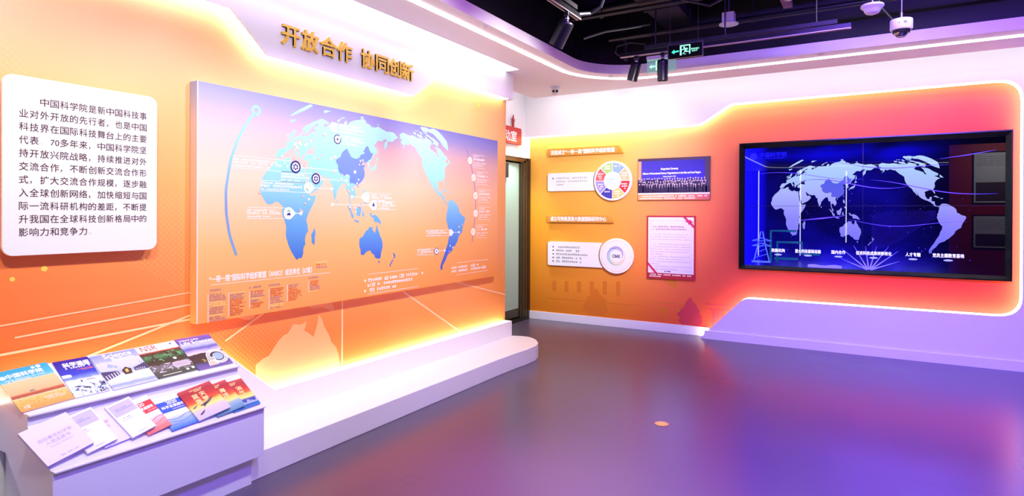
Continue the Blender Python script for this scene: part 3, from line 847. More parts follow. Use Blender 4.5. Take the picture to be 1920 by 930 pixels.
mbs = {'r': MB(), 'y': MB(), 'p': MB(), 'w': MB()}
for k, c in enumerate('yrp'):
    greeked(mbs[c], FL, 3.07, 1.140 - k * .019, .012, .10, NF + .001, seed=400 + k)
flush_list(mbs)

# ================================================================== white text board
tb = thing('text_board', 'white rounded text board with a maroon Chinese paragraph, left of the map panel', 'sign', (XW, 1.58, 1.295))
MB().prism(FL, rrect(1.226, 1.294, 1.932, 2.142, 0.045, 8), 0.052, 0.070).build('board', M_WHITE, tb, bevel=0.003)
MB().prism(FL, rrect(1.29, 1.36, 1.87, 2.08, 0.03, 6), 0.004, 0.052).build('backing', mat('orange backing', (200, 70, 20), 0.5), tb)
LINES = ['　　中国科学院是新中国科技事', '业对外开放的先行者，也是中国', '科技界在国际科技舞台上的主要', '代表。70多年来，中国科学院坚', '持开放兴院战略，持续推进对外', '交流合作，不断创新交流合作形',
         '式，扩大交流合作规模，逐步融', '入全球创新网络，加快缩短与国', '际一流科研机构的差距，不断提', '升我国在全球科技创新格局中的', '影响力和竞争力。']
mb, mb2 = MB(), MB()
cw = (1.877 - 1.288) / 14
for i, s in enumerate(LINES):
    v = 2.012 - i * (2.012 - 1.388) / 10
    x = 1.288
    j = 0
    while j < len(s):
        ch = s[j]
        if s[j:j + 2] == '70':
            put_text(mb, FL, '70', x + .003, v, .040, .0708, bold=.004, width=.037)
            x += cw
            j += 2
            continue
        if ch in '，。':
            put_text(mb2 if ch == '。' else mb, FL, ch, x + .003, v, .040, .0708)
        elif ch != '　':
            put_text(mb, FL, ch, x + cw * .05, v, .0425, .0708, bold=.008, width=cw * .86 if ch not in '一' else cw * .88)
        x += cw
        j += 1
mb.build('paragraph_text', M_TXT_D, tb)
mb2.build('full_stop', mat('pale print', (214, 208, 212), 0.5), tb)

# ================================================================== gold heading on the fascia
gl = thing('wall_lettering', 'raised gold Chinese heading of eight characters on the white fascia above the map', 'sign', (XC, 3.4, 2.64))
for ch, u in zip('开放合作协同创新', (2.817, 2.982, 3.151, 3.311, 3.554, 3.718, 3.872, 4.030)):
    mb = MB()
    put_text(mb, FL, ch, u, 2.655, 0.150, 0.099, width=0.146, bold=0.028, align='C', depth=0.014)
    mb.build('character', M_GOLD, gl)

# ================================================================== display stand with two sloping trays
FS = Frame((0, 0, 0), (1, 0, 0), (0, 0, 1), (0, -1, 0))        # u = X, v = Z, n = -Y
Y0, Y1 = 1.20, 2.212
st = thing('display_stand', 'low white literature stand with two sloping tiers against the left wall', 'display stand', (-3.1, 1.7, 0))
body = [(-2.902, 0.165), (-2.902, 0.430), (-3.116, 0.577), (-3.116, 0.618), (-3.145, 0.624), (-3.39, 0.770), (-3.414, 0.770), (-3.414, 0.42), (-3.33, 0.42), (-3.08, 0.165)]
MB().prism(FS, body, -Y1, -Y0).build('body', M_STAND, st, bevel=0.002)
MB().box((-2.901, Y0, 0.160), (-2.886, Y1, 0.424)).build('front_panel', M_STAND, st, bevel=0.002)
MB().box((-2.904, Y0, 0.425), (-2.868, Y1, 0.433)).build('lower_lip', M_STAND, st, bevel=0.002)
MB().box((-3.144, Y0, 0.619), (-3.098, Y1, 0.628)).build('upper_lip', M_STAND, st, bevel=0.002)
MB().box((-3.41, Y0 + 0.03, 0.0), (-2.942, Y1 - 0.038, 0.45)).build('base', M_STAND, st)

def book(name, label, cat, plane, pts, thick, cover_mat, lift=0.0, group=None, pages=(226, 222, 236), slope=0.0):
    """a bound booklet lying on a tray; pts = corners TL, TR, BR, BL (u, v) on the tray; returns thing, cover frame, width, height"""
    TL, TR, BR, BL = [Vector(q) for q in pts]
    ux = ((TR - TL) + (BR - BL)) / 2
    W_ = ux.length
    uy = ((TL - BL) + (TR - BR)) / 2
    e1 = ux.normalized()
    e2 = Vector((-e1.y, e1.x))
    H_ = uy.dot(e2)
    c = (TL + TR + BR + BL) / 4
    bl = c - e1 * W_ / 2 - e2 * H_ / 2
    o = plane.p(bl.x, bl.y, lift)
    fr = Frame(o, plane.U * e1.x + plane.V * e1.y + plane.N * slope, plane.U * e2.x + plane.V * e2.y)
    t = thing(name, label, cat, o, group)
    MB().box((0.002, 0.001, 0.0008), (W_ - 0.002, H_ - 0.001, thick - 0.0008), fr).build('pages', mat('page edges %d' % pages[0], pages, 0.6), t)
    MB().box((0, 0, thick - 0.0009), (W_, H_, thick), fr).box((0, 0, 0), (W_, H_, 0.0008), fr).box((0, 0, 0.0008), (0.0012, H_, thick - 0.0008), fr).build('cover', cover_mat, t, uv=(fr, (0, 0, W_, H_)))
    return t, Frame(fr.p(0, 0, thick), fr.U, fr.V), W_, H_
UP = Frame((-3.145, 0, 0.6255), (0, 1, 0), (-0.245, 0, 0.146))
UP = Frame(UP.o, UP.U, UP.V)
LO = Frame((-2.904, 0, 0.4325), (0, 1, 0), (-0.203, 0, 0.147))
DV = 0.006
def sh(pts, d=DV):
    return [(u, v + d) for u, v in pts]
def txt(t, fr, name, items, m):
    mb = MB()
    for s, u, v, h, kw in items:
        put_text(mb, fr, s, u, v, h, 0.0006, **kw)
    return mb.build(name, m, t)
def rects(t, fr, name, rs, m, n=0.0003):
    mb = MB()
    for a in rs:
        mb.rect(fr, *a, n)
    return mb.build(name, m, t)
def greek(t, fr, name, rows, m, n=0.0006):
    mb = MB()
    for i, (u, v, h, ln) in enumerate(rows):
        greeked(mb, fr, u, v, h, ln, n, seed=i + int(ln * 1000))
    return mb.build(name, m, t)
M_GOLDTXT = mat('cream gold print', (250, 222, 150), 0.4)
# --- upper tier
t, f, W_, H_ = book('magazine', 'teal topped magazine with an orange harvest field cover, first on the upper tier', 'magazine', UP, sh([(1.188, .277), (1.391, .290), (1.394, .017), (1.176, .000)]), 0.006,
    picture_mat('harvest cover', [(0.0, (222, 150, 70)), (0.1, (210, 170, 84)), (0.24, (226, 190, 100)), (0.30, (246, 204, 150)), (0.315, (160, 74, 54)), (0.37, (184, 92, 62)), (0.40, (252, 180, 130)), (0.69, (255, 206, 154)), (0.70, (120, 206, 226)), (0.78, (74, 186, 216)), (1.0, (40, 166, 206))], 0.012, 14.0, 6.0, 1, 3,
                over=[(0.58, (226, 140, 64), 0.0, 0.26, 30.0, 1, 1)]))
txt(t, f, 'title_text', [('中国科学院', .032, H_ * .80, .030, dict(width=.145, bold=.03)), ('10', .022, .014, .026, dict(bold=.01))], M_TXT)
mb = MB().poly(f, circle(.018, H_ * .83, .012, 20), .0005).poly(f, circle(.148, H_ * .94, .008, 16), .0005).poly(f, circle(.170, H_ * .945, .010, 16), .0005)
mb.build('emblems', M_TXT, t)
greek(t, f, 'small_print', [(.02, H_ * .74, .006, .16), (.02, H_ * .70, .007, .10), (.11, .055, .005, .08), (.11, .046, .005, .08), (.11, .037, .005, .08)], mat('cream small print', (252, 240, 224), .5))
rects(t, f, 'combine_harvester', [(.075, H_ * .40, .10, H_ * .415), (.08, H_ * .415, .095, H_ * .43)], mat('grey green print', (96, 120, 116), .4))

t, f, W_, H_ = book('magazine', 'deep blue magazine with white brush title and snowy rocks, second on the upper tier', 'magazine', UP, sh([(1.404, .277), (1.556, .281), (1.556, .013), (1.404, .018)]), 0.005,
    picture_mat('snow cover', [(0.0, (220, 226, 240)), (0.2, (214, 222, 240)), (0.42, (226, 230, 242)), (0.47, (120, 150, 226)), (0.58, (50, 64, 196)), (1.0, (48, 32, 150))], 0.03, 5.0, 4.0,
                over=[(0.56, (40, 44, 84), 0.02, 0.27, 7.0, 1, 1.6), (0.60, (96, 140, 200), 0.02, 0.30, 9.0, 1, 2)]))
txt(t, f, 'title_text', [('科学通报', .030, H_ * .80, .036, dict(width=.115, bold=.035))], M_TXT)
greek(t, f, 'subtitle', [(.032, H_ * .745, .010, .112)], M_TXT)
greek(t, f, 'red_print', [(.075, H_ * .69, .006, .07), (.095, H_ * .665, .006, .05)], mat('orange print', (236, 130, 90), .5))
MB().poly(f, rrect(-.0, H_ * .52, .040, H_ * .60, .010, 6, (0, 1, 1, 0)), .0005).build('blank_label', M_TXT, t)
rects(t, f, 'penguins', [(.062, H_ * .355, .068, H_ * .41), (.085, H_ * .385, .125, H_ * .398)], mat('slate print', (50, 54, 84), .4))

t, f, W_, H_ = book('magazine', 'pale blue magazine with misty ice hall picture, third on the upper tier', 'magazine', UP, sh([(1.567, .272), (1.778, .272), (1.781, .015), (1.560, .007)]), 0.005,
    picture_mat('ice hall cover', [(0.0, (196, 206, 238)), (0.1, (140, 160, 214)), (0.16, (214, 222, 242)), (0.36, (226, 230, 246)), (0.42, (170, 184, 222)), (0.55, (196, 206, 234)), (0.75, (206, 212, 236)), (0.8, (170, 182, 222)), (1.0, (140, 154, 206))], 0.05, 4.0, 5.0,
                over=[(0.63, (160, 178, 222), 0.55, 1.0, 5.0, 1, 1)]))
txt(t, f, 'title_text', [('Science', .055, H_ * .86, .048, dict(width=.135, bold=.02)), ('Bulletin', .085, H_ * .75, .036, dict(width=.108, bold=.02))], M_TXT)
mb = MB().poly(f, [(.0, H_ * .52), (.075, H_ * .47), (.075, H_ * .36), (.0, H_ * .26)], .0005).poly(f, [(W_, H_ * .56), (.15, H_ * .47), (.15, H_ * .37), (W_, H_ * .37)], .0005)
mb.build('window_bays', mat('dark slate print', (62, 58, 104), .4), t)
mb = MB()
for k in range(5):
    mb.rect(f, .008 + k * .014, H_ * (.28 + .014 * k), .013 + k * .014, H_ * (.40 + .014 * k), .0007)
    mb.rect(f, .158 + k * .010, H_ * .36, .161 + k * .010, H_ * .44, .0007)
mb.build('icicles', mat('pale ice print', (216, 222, 244), .4), t)
MB().poly(f, [(.095, H_ * .33), (.13, H_ * .33), (.138, H_ * .46), (.118, H_ * .54), (.092, H_ * .46)], .0007).build('gate', mat('brown black print', (60, 42, 36), .4), t)
MB().poly(f, [(.105, H_ * .38), (.12, H_ * .39), (.122, H_ * .48), (.108, H_ * .47)], .0009).build('lit_doorway', mat('amber print', (236, 190, 110), .4), t)

t, f, W_, H_ = book('magazine', 'magazine with white masthead lettered NSR above a dark green forest picture', 'magazine', UP, sh([(1.789, .278), (2.003, .281), (2.000, .020), (1.781, .015)]), 0.005,
    picture_mat('forest cover', [(0.0, (52, 62, 52)), (0.16, (70, 72, 66)), (0.3, (110, 106, 112)), (0.42, (56, 46, 40)), (0.5, (44, 48, 36)), (0.62, (70, 130, 84)), (0.70, (84, 66, 54)), (0.755, (84, 66, 54)), (0.76, (220, 80, 66)), (0.785, (226, 96, 80)), (0.79, (250, 248, 250)), (1.0, (252, 250, 252))], 0.008, 8.0, 5.0,
                over=[(0.52, (60, 48, 40), 0.36, 0.74, 6.0, 1, 1), (0.60, (98, 170, 110), 0.45, 0.73, 9.0, 1, 1), (0.56, (196, 190, 206), 0.14, 0.38, 8.0, 1, 2.5)]))
txt(t, f, 'title_text', [('NSR', .020, H_ * .83, .058, dict(width=.085, bold=-.012))], mat('crimson thin print', (186, 60, 70), .4))
greek(t, f, 'small_print', [(.115, H_ * .92, .006, .05), (.115, H_ * .885, .006, .05), (.115, H_ * .85, .006, .05)], mat('grey small print', (210, 206, 212), .5))
MB().poly(f, rrect(.115, .050, .205, .095, .012, 4), .0004).build('bark_log', mat('pale bark print', (206, 194, 208), .5), t)
rects(t, f, 'bark_lines', [(.12, .060 + k * .008, .20, .062 + k * .008) for k in range(4)], mat('bark line print', (120, 108, 120), .5), .0006)
MB().poly(f, circle(.168, .022, .008, 16), .0005).poly(f, circle(.200, .026, .009, 16), .0005).rect(f, .03, .012, .13, .016, .0005).poly(f, circle(.150, .125, .010, 9), .0005).build('white_marks', mat('white marks print', (236, 240, 236), .5), t)
MB().poly(f, circle(.185, H_ * .93, .008, 14), .0005).build('emblem', mat('blue grey print', (130, 140, 180), .5), t)

t, f, W_, H_ = book('magazine', 'purple magazine titled Life Sciences with a white spiral, last on the upper tier', 'magazine', UP, sh([(2.006, .285), (2.211, .284), (2.206, .008), (2.002, .010)]), 0.006,
    picture_mat('spiral cover', [(0.0, (110, 80, 160)), (0.1, (90, 70, 140)), (0.2, (60, 34, 40)), (0.44, (58, 30, 40)), (0.46, (236, 214, 232)), (0.55, (170, 160, 220)), (0.62, (86, 82, 176)), (0.74, (190, 196, 236)), (0.86, (98, 84, 182)), (1.0, (140, 96, 176))], 0.06, 3.0, 4.0,
                over=[(0.6, (188, 110, 160), 0.84, 1.1, 4.0, 1, 1)]))
txt(t, f, 'title_text', [('Life Sciences', .012, H_ * .775, .038, dict(width=.188, bold=.02)), ('SCIENCE CHINA', .012, H_ * .89, .017, dict(width=.115, bold=.02))], M_TXT)
mb = MB()
for k, rr_ in enumerate((.058, .050, .042)):
    mb.strip(f, circle(.150, H_ * .29, rr_, 30, -160 + k * 8, 175, False), .0055, .0006 + k * .0001)
for k in range(5):
    mb.strip(f, [(.092 + k * .009, H_ * .30), (.082 + k * .011, H_ * .18), (.074 + k * .012, H_ * .05)], .006, .0010)
mb.build('spiral_rings', mat('pearl print', (244, 236, 248), .4), t)
MB().poly(f, circle(.155, H_ * .29, .030, 24), .0005).build('spiral_eye', mat('sky print', (150, 176, 228), .4), t)
MB().poly(f, [(.075, .012), (.118, .016), (.112, .05), (.084, .05)], .0012).build('peach_base', mat('peach print', (240, 190, 172), .4), t)
MB().poly(f, [(.118, .018), (.150, .03), (.140, .045), (.120, .06)], .0005).build('green_patch', mat('mint print', (150, 206, 170), .5), t)
MB().rect(f, .06, .055, .074, .058, .0005).rect(f, .058, .064, .074, .067, .0005).rect(f, .056, .073, .07, .076, .0005).build('yellow_glyphs', mat('yellow print', (240, 210, 70), .4), t)

# --- lower tier (each overlaps the next one to its right)
M_LAV = mat('lavender cover', (226, 220, 250), 0.4)
M_PALE = mat('pale cover', (246, 242, 250), 0.4)
M_BAND = mat('lavender band', (198, 190, 240), 0.4)
LD = 0.005
t, f, W_, H_ = book('book', 'large plain lavender book lying at the open end of the lower tier', 'book', LO, sh([(1.162, .208), (1.350, .246), (1.354, .040), (1.172, .000)], LD), 0.014, M_LAV, 0.010, pages=(150, 130, 214), slope=.09)
M_PURP = mat('dusty purple print', (176, 150, 200), .5)
txt(t, f, 'title_text', [('百位著名科学家', .030, H_ * .56, .020, dict(width=.135)), ('入党志愿书', .048, H_ * .44, .020, dict(width=.098))], M_PURP)
greek(t, f, 'small_print', [(.055, H_ * .36, .004, .085), (.062, H_ * .07, .006, .07)], M_PURP)

def pale_book(label, pts, lift, band, slope):
    t, f, W_, H_ = book('booklet', label, 'book', LO, sh(pts, LD), 0.010, M_PALE if band else M_LAV, lift, pages=(140, 120, 210), slope=slope)
    if band:
        rects(t, f, 'colour_band', [(.006, H_ * .62, W_ - .006, H_ - .010)], M_BAND)
        greek(t, f, 'small_print', [(.024, H_ * .80, .006, .05), (.024, H_ * .75, .007, .075), (.02, H_ * .52, .007, .035), (.02, H_ * .47, .004, .05), (.04, H_ * .06, .004, .04)], mat('grey violet print', (150, 144, 176), .5))
    else:
        txt(t, f, 'title_text', [('科学家', W_ * .18, H_ * .56, .020, dict(width=.062)), ('愿书', W_ * .30, H_ * .44, .020, dict(width=.040))], mat('rose print', (196, 130, 170), .5))
    return t
pale_book('white booklet with a lavender top band, right beside the large lavender book', [(1.325, .226), (1.452, .246), (1.451, .030), (1.325, .010)], 0.007, True, .12)
pale_book('plain lavender booklet with rose title, half hidden between two banded white booklets', [(1.402, .240), (1.522, .250), (1.518, .032), (1.400, .014)], 0.001, False, 0.0)
pale_book('white booklet with a lavender top band, overlapping the red report', [(1.512, .232), (1.617, .252), (1.628, .038), (1.508, .016)], 0.012, True, .10)

def report(label, pts, lift, rgb, wave, title_red, slope=0.0):
    t, f, W_, H_ = book('report', label, 'book', LO, sh(pts, LD), 0.008,
        picture_mat('report cover ' + label[:4], [(0.0, wave[0]), (0.12, wave[1]), (0.3, wave[2]), (0.42, (246, 244, 250)), (0.5, (246, 244, 250)), (1.0, (248, 246, 252))], 0.03, 3.0, 2.0), lift, pages=(130, 110, 206), slope=slope)
    rects(t, f, 'colour_band', [(0, H_ * .53, W_, H_ * .86)], mat('band ' + label[:4], rgb, 0.35))
    txt(t, f, 'title_text', [('2020', W_ - .092, H_ * .75, .028, dict(width=.052, bold=.02)), (title_red, W_ * .14, H_ * .645, .019, dict(width=W_ * .78, bold=.03))], M_TXT)
    greek(t, f, 'small_print', [(W_ * .45, H_ * .57, .006, W_ * .5), (W_ * .05, H_ * .92, .004, W_ * .5)], mat('blush small print', (240, 214, 224), .5))
    mb = MB()
    for k in range(3):
        mb.strip(f, [(W_ * q / 12, H_ * (.12 + .10 * k + .035 * math.sin(q * .6 + k))) for q in range(13)], .004, .0005)
    mb.build('wave_lines', mat('wave ' + label[:4], wave[3], .35), t)
    return t
report('red banded 2020 report overlapped by a white banded booklet', [(1.590, .230), (1.702, .246), (1.703, .028), (1.586, .014)], 0.001, (222, 50, 64), ((238, 120, 110), (244, 150, 140), (246, 190, 190), (226, 120, 130)), '科学发展报告', .10)
report('blue banded 2020 report beside the red banded one', [(1.716, .208), (1.861, .218), (1.840, .008), (1.687, .000)], 0.001, (44, 84, 196), ((50, 110, 210), (120, 160, 226), (176, 198, 240), (110, 140, 214)), '科学发展报告')

def dream(label, pts, lift, title, low, kind, slope=0.0):
    t, f, W_, H_ = book('booklet', label, 'book', LO, sh(pts, LD), 0.008,
        picture_mat('sunset cover ' + kind, [(0.0, low[0]), (0.16, low[1]), (0.27, low[2]), (0.33, (246, 232, 140)), (0.44, (250, 210, 96)), (0.52, (226, 90, 50)), (0.66, (200, 44, 46)), (0.86, (172, 36, 48)), (1.0, (200, 70, 74))], 0.03, 3.0, 3.0), lift, pages=(170, 150, 214), slope=slope)
    items = []
    for (ch, u, v) in title:
        items.append((ch, u, H_ * v, .031, dict(width=.032, bold=.03)))
    txt(t, f, 'title_text', items, M_GOLDTXT)
    greek(t, f, 'small_print', [(W_ * .3, H_ * .88, .009, .07), (W_ * .42, H_ * .83, .009, .045), (W_ * .35, H_ * .44, .004, .07)], M_GOLDTXT)
    return t, f, W_, H_
t, f, W_, H_ = dream('red and yellow booklet with aircraft over clouds, overlapping the blue report', [(1.838, .208), (2.008, .222), (2.021, .020), (1.833, .004)], 0.010, [('蓝', .046, .64), ('天', .088, .66), ('逐', .046, .47), ('梦', .088, .49)], ((206, 196, 224), (214, 200, 226), (220, 206, 190)), 'air', .09)
MB().poly(f, [(.05, .078), (.135, .105), (.142, .112), (.118, .088), (.085, .074), (.066, .062), (.07, .074)], .0006).poly(f, [(.01, .078), (.05, .092), (.022, .075)], .0006).poly(f, [(.022, .03), (.062, .05), (.05, .034), (.03, .024)], .0006).build('aircraft_print', mat('dark aircraft print', (72, 50, 90), .4), t)
t, f, W_, H_ = dream('red and yellow booklet with a sea green foot, between two similar red ones', [(1.945, .202), (2.105, .213), (2.102, .010), (1.936, .000)], 0.001, [('海', .094, .64), ('洋', .094, .47)], ((96, 140, 170), (130, 170, 196), (170, 190, 190)), 'sea', .09)
t, f, W_, H_ = dream('red and yellow booklet with deep blue foot, last on the lower tier', [(2.035, .198), (2.198, .206), (2.206, .004), (2.036, .000)], 0.001, [('油', .096, .63), ('气', .096, .46)], ((30, 120, 190), (44, 60, 170), (70, 70, 160)), 'oil')
mb = MB()
rd2 = random.Random(4)
for k in range(16):
    mb.rect(f, .07 + k * .006, .022, .074 + k * .006, .03 + rd2.random() * .022, .0006)
mb.build('skyline_print', mat('pale blue print', (190, 214, 240), .4), t)

# ================================================================== plaques on the back wall
FBt = lambda n: Frame((0, YB - n, 0), (1, 0, 0), (0, 0, 1), (0, -1, 0))
M_TAN = ground_mat('tan plaque', [(0, (206, 136, 44)), (1, (226, 160, 66))], 0.4)
def title_plaque(label, u0, u1, v0, v1, text, tw):
    t = thing('title_plaque', label, 'sign', (u0, YB, v0), 'tan title plaques')
    pts = [(u0, v0), (u1, v0), (u1 - 0.055, v1), (u0 + .012, v1), (u0, v1 - .012)]
    MB().prism(FB, pts, 0.0, 0.048).build('board', M_TAN, t, uv=(FB, (u0, v0, u1, v1)), bevel=.002)
    mb = MB()
    put_text(mb, FB, text, u0 + .055, v0 + .026, .066, .0485, width=tw, bold=.03)
    mb.build('title_text', M_TXT, t)
title_plaque('tan slanted-end plaque lettered with the Belt and Road science alliance title, above the coloured wheel', -3.927, -2.806, 2.313, 2.420, '发起成立“一带一路”国际科学组织联盟', 0.95)
title_plaque('tan slanted-end plaque lettered with the big data research centre title, below the coloured wheel', -3.922, -2.940, 1.387, 1.491, '成立可持续发展大数据国际研究中心', 0.83)
def text_card(label, u0, u1, v0, v1, cx, cy, r, rows, dark):
    t = thing('text_card', label, 'sign', (u0, YB, v0), 'white text cards')
    a = [q for q in circle(cx, cy, r, 24, 180 + math.degrees(math.asin((cy - v0) / r)), 180 - math.degrees(math.asin((v1 - cy) / r)), False)]
    pts = [q for q in rrect(u0, v0, u0 + .3, v1, .03, 6, (1, 0, 0, 1))]
    left = [q for q in pts if q[0] < u0 + .2]
    top = [q for q in left if q[1] > (v0 + v1) / 2]
    bot = [q for q in left if q[1] <= (v0 + v1) / 2]
    poly = top + bot + a
    MB().prism(FB, poly, 0.0, 0.048).build('board', M_WHITE, t)
    mb, md = MB(), MB()
    for i, (dv, ln, bullet) in enumerate(rows):
        if bullet:
            md.poly(FB, circle(u0 + .085, v1 - dv + .012, .0105, 14), .0485)
        greeked(mb, FB, u0 + .135, v1 - dv, .027, ln, .0485, seed=i + int(cy * 100))
    mb.build('body_print', mat('card print %d' % dark, (dark,) * 3, .5), t)
    md.build('bullet_marks', M_TXT_B, t)
    return t
text_card('white text card with one black bullet, left of the coloured wheel', -3.917, -3.215, 1.824, 2.075, -2.943, 1.949, .290, [(.085, .46, 1), (.130, .46, 0), (.175, .10, 0)], 176)
text_card('white text card with five black bullets, left of the round CBAS plaque', -3.911, -3.105, .785, 1.118, -2.887, .952, .262, [(.085, .36, 1), (.135, .36, 1), (.185, .47, 1), (.235, .38, 1), (.285, .38, 1)], 120)

# coloured wheel
t = thing('wheel_plaque', 'round white plaque with eight coloured segments around the letters ANSO', 'sign', (-2.943, YB, 1.685))
cx, cy, R_ = -2.943, 1.949, .264
MB().prism(FB, circle(cx, cy, R_, 56), 0.02, .068).build('board', M_WHITE, t, bevel=.003)
MB().prism(FB, circle(cx, cy, .14, 24), 0.0, .02).build('mount', M_BLACK, t)
for k, c in enumerate(((250, 190, 140), (150, 180, 224), (176, 214, 136), (232, 96, 100), (160, 150, 220), (62, 62, 170), (248, 200, 120), (220, 44, 60))):
    a0 = 90 - 45 * 0 + 45 * (k - 1) - 0
    a0, a1 = (0 + 45 * k) + 1.2, (45 + 45 * k) - 1.2
    pts = circle(cx, cy, .238, 10, a0, a1, False) + list(reversed(circle(cx, cy, .122, 8, a0 + 1, a1 - 1, False)))
    mb = MB().poly(FB, pts, .0688)
    sg = mb.build('segment', mat('segment %d' % k, c, .45), t)
    sg['label'] = ('peach', 'light blue', 'green', 'coral', 'lilac', 'dark blue', 'yellow', 'red')[k] + ' segment'
    am = math.radians((a0 + a1) / 2)
    mt = MB()
    for j in range(3 if k not in (5, 1, 2) else 1 if k != 2 else 2):
        ln = .085 if j < 2 else .045
        greeked(mt, FB, cx + .182 * math.cos(am) - ln / 2, cy + .182 * math.sin(am) + .016 - j * .030, .020, ln, .0693, seed=k * 5 + j, gap=.1)
    mt.build('segment_print', M_TXT, sg)
mb = MB().poly(FB, circle(cx, cy, .120, 36), .0690)
mb.build('hub', mat('ice white', (232, 244, 250), .45), t)
mb = MB()
put_text(mb, FB, 'ANSO', cx - .078, cy + .006, .042, .0696, width=.105, bold=.0)
mb.strip(FB, circle(cx + .066, cy + .026, .020, 16), .003, .0696, closed=True)
mb.strip(FB, [(cx + .03, cy + .04), (cx + .03, cy + .07)], .003, .0696)
mb.strip(FB, [(cx - .01, cy + .045), (cx - .01, cy + .06)], .003, .0696)
for k in range(3):
    mb.rect(FB, cx - .08, cy - .03 - k * .014, cx + .035, cy - .027 - k * .014, .0696)
mb.build('hub_print', mat('steel blue print', (110, 160, 190), .5), t)

# CBAS plaque
t = thing('logo_plaque', 'round cream-rimmed plaque with a rainbow swirl around the letters CBAS', 'sign', (-2.887, YB, .72))
cx, cy, R_ = -2.887, .952, .234
MB().prism(FB, circle(cx, cy, R_, 56), 0.02, .068).build('board', mat('cream white', (250, 244, 238), .45), t, bevel=.003)
MB().prism(FB, circle(cx, cy, .12, 24), 0.0, .02).build('mount', M_BLACK, t)
MB().poly(FB, circle(cx, cy, .205, 48), .0688).build('face', mat('pale lilac face', (238, 238, 250), .45), t)
MB().strip(FB, circle(cx, cy, .207, 56), .006, .0692, closed=True).build('rim_line', mat('apricot line', (246, 206, 150), .45), t)
for k, c in enumerate(((150, 90, 170), (120, 90, 180), (84, 84, 160), (110, 150, 214), (130, 190, 220), (140, 196, 150), (200, 214, 130), (240, 214, 140), (244, 190, 190))):
    a = 100 + k * 36
    pts = [(cx + (.128 - .052 * (q / 14) ** 1.4) * math.cos(math.radians(a - q * 9)), cy + (.128 - .052 * (q / 14) ** 1.4) * math.sin(math.radians(a - q * 9))) for q in range(15)]
    s_ = MB().strip(FB, pts, [.003 + .007 * math.sin(PI * q / 14) for q in range(15)], .0694 + k * .0001).build('swirl_line', mat('swirl %d' % k, c, .45), t)
mb = MB()
put_text(mb, FB, 'CBAS', cx, cy - .022, .058, .0705, width=.105, bold=.03, align='C')
mb.build('logo_text', mat('indigo print', (50, 40, 90), .5), t)

# group photograph panel
t = thing('photo_panel', 'wide framed photo print of a crowd on a stage under a blue ceremony backdrop', 'picture', (-2.14, YB, 1.688))
u0, v0, u1, v1 = -2.602, 1.688, -1.689, 2.225
MB().box((u0, v0, 0), (u1, v1, .040), FB).build('board', mat('dark plum print', (70, 46, 84), .4), t)
mb = MB().rect(FB, u0 + .045, v0 + .16, u1 - .06, v1 - .035, .0404)
mb.build('backdrop_print', ground_mat('blue stage print', [(0, (46, 20, 150)), (.5, (70, 60, 190)), (1, (60, 50, 180))], .4, right=[(0, (40, 10, 140)), (.5, (44, 14, 196)), (1, (30, 4, 150))]), t, uv=(FB, (u0, v0, u1, v1)))
MB().rect(FB, u0, v0 + .16, u0 + .045, v1 - .035, .0404).build('curtain_print', mat('tan curtain print', (206, 160, 120), .5), t)
mb = MB()
put_text(mb, FB, 'Inauguration Ceremony', -2.19, 2.075, .036, .0408, width=.22, bold=.03, align='C')
put_text(mb, FB, 'Alliance of International Science Organizations in the Belt and Road Region', -2.17, 2.020, .034, .0408, width=.74, bold=.03, align='C')
put_text(mb, FB, 'Beijing, November 4, 2018', -2.19, 1.982, .020, .0408, width=.16, bold=.03, align='C')
mb.build('backdrop_text', M_TXT, t)
md, ml = MB(), MB()
rd = random.Random(5)
md.rect(FB, u0, v0 + .085, u1, v0 + .17, .0409)
for row in range(3):
    for k in range(26):
        x = u0 + .02 + (u1 - u0 - .04) * (k + .5 * (row % 2)) / 26.5 + rd.uniform(-.006, .006)
        y = v0 + .195 + row * .036 + rd.uniform(-.008, .008)
        nn = .0413 - row * .0001
        md.poly(FB, [(x - .018, v0 + .10), (x + .018, v0 + .10), (x + .017, y - .012), (x, y - .004), (x - .017, y - .012)], nn - .0003)
        ml.poly(FB, circle(x, y + .004, .0085, 8), nn + .0002)
        if rd.random() < .7:
            ml.poly(FB, [(x - .004, y - .010), (x + .004, y - .010), (x, y - .045)], nn + .0002)
md.build('printed_suits', mat('dark suit print', (36, 14, 70), .5), t)
ml.build('printed_faces', mat('lilac skin print', (226, 196, 226), .5), t)
MB().rect(FB, u0, v0 + .072, u1, v0 + .092, .0411).build('stage_print', mat('pale stage print', (236, 220, 236), .5), t)
MB().rect(FB, u0, v0, u1, v0 + .072, .0411).build('caption_band', ground_mat('caption band', [(0, (240, 160, 96)), (1, (240, 166, 110))], .5, right=[(0, (206, 84, 90)), (1, (210, 96, 110))]), t, uv=(FB, (u0, v0, u1, v1)))
mb = MB()
greeked(mb, FB, u0 + .055, v0 + .042, .018, u1 - u0 - .09, .0415, seed=3)
greeked(mb, FB, u0 + .025, v0 + .014, .018, (u1 - u0) * .78, .0415, seed=4)
mb.build('caption_print', M_TXT, t)

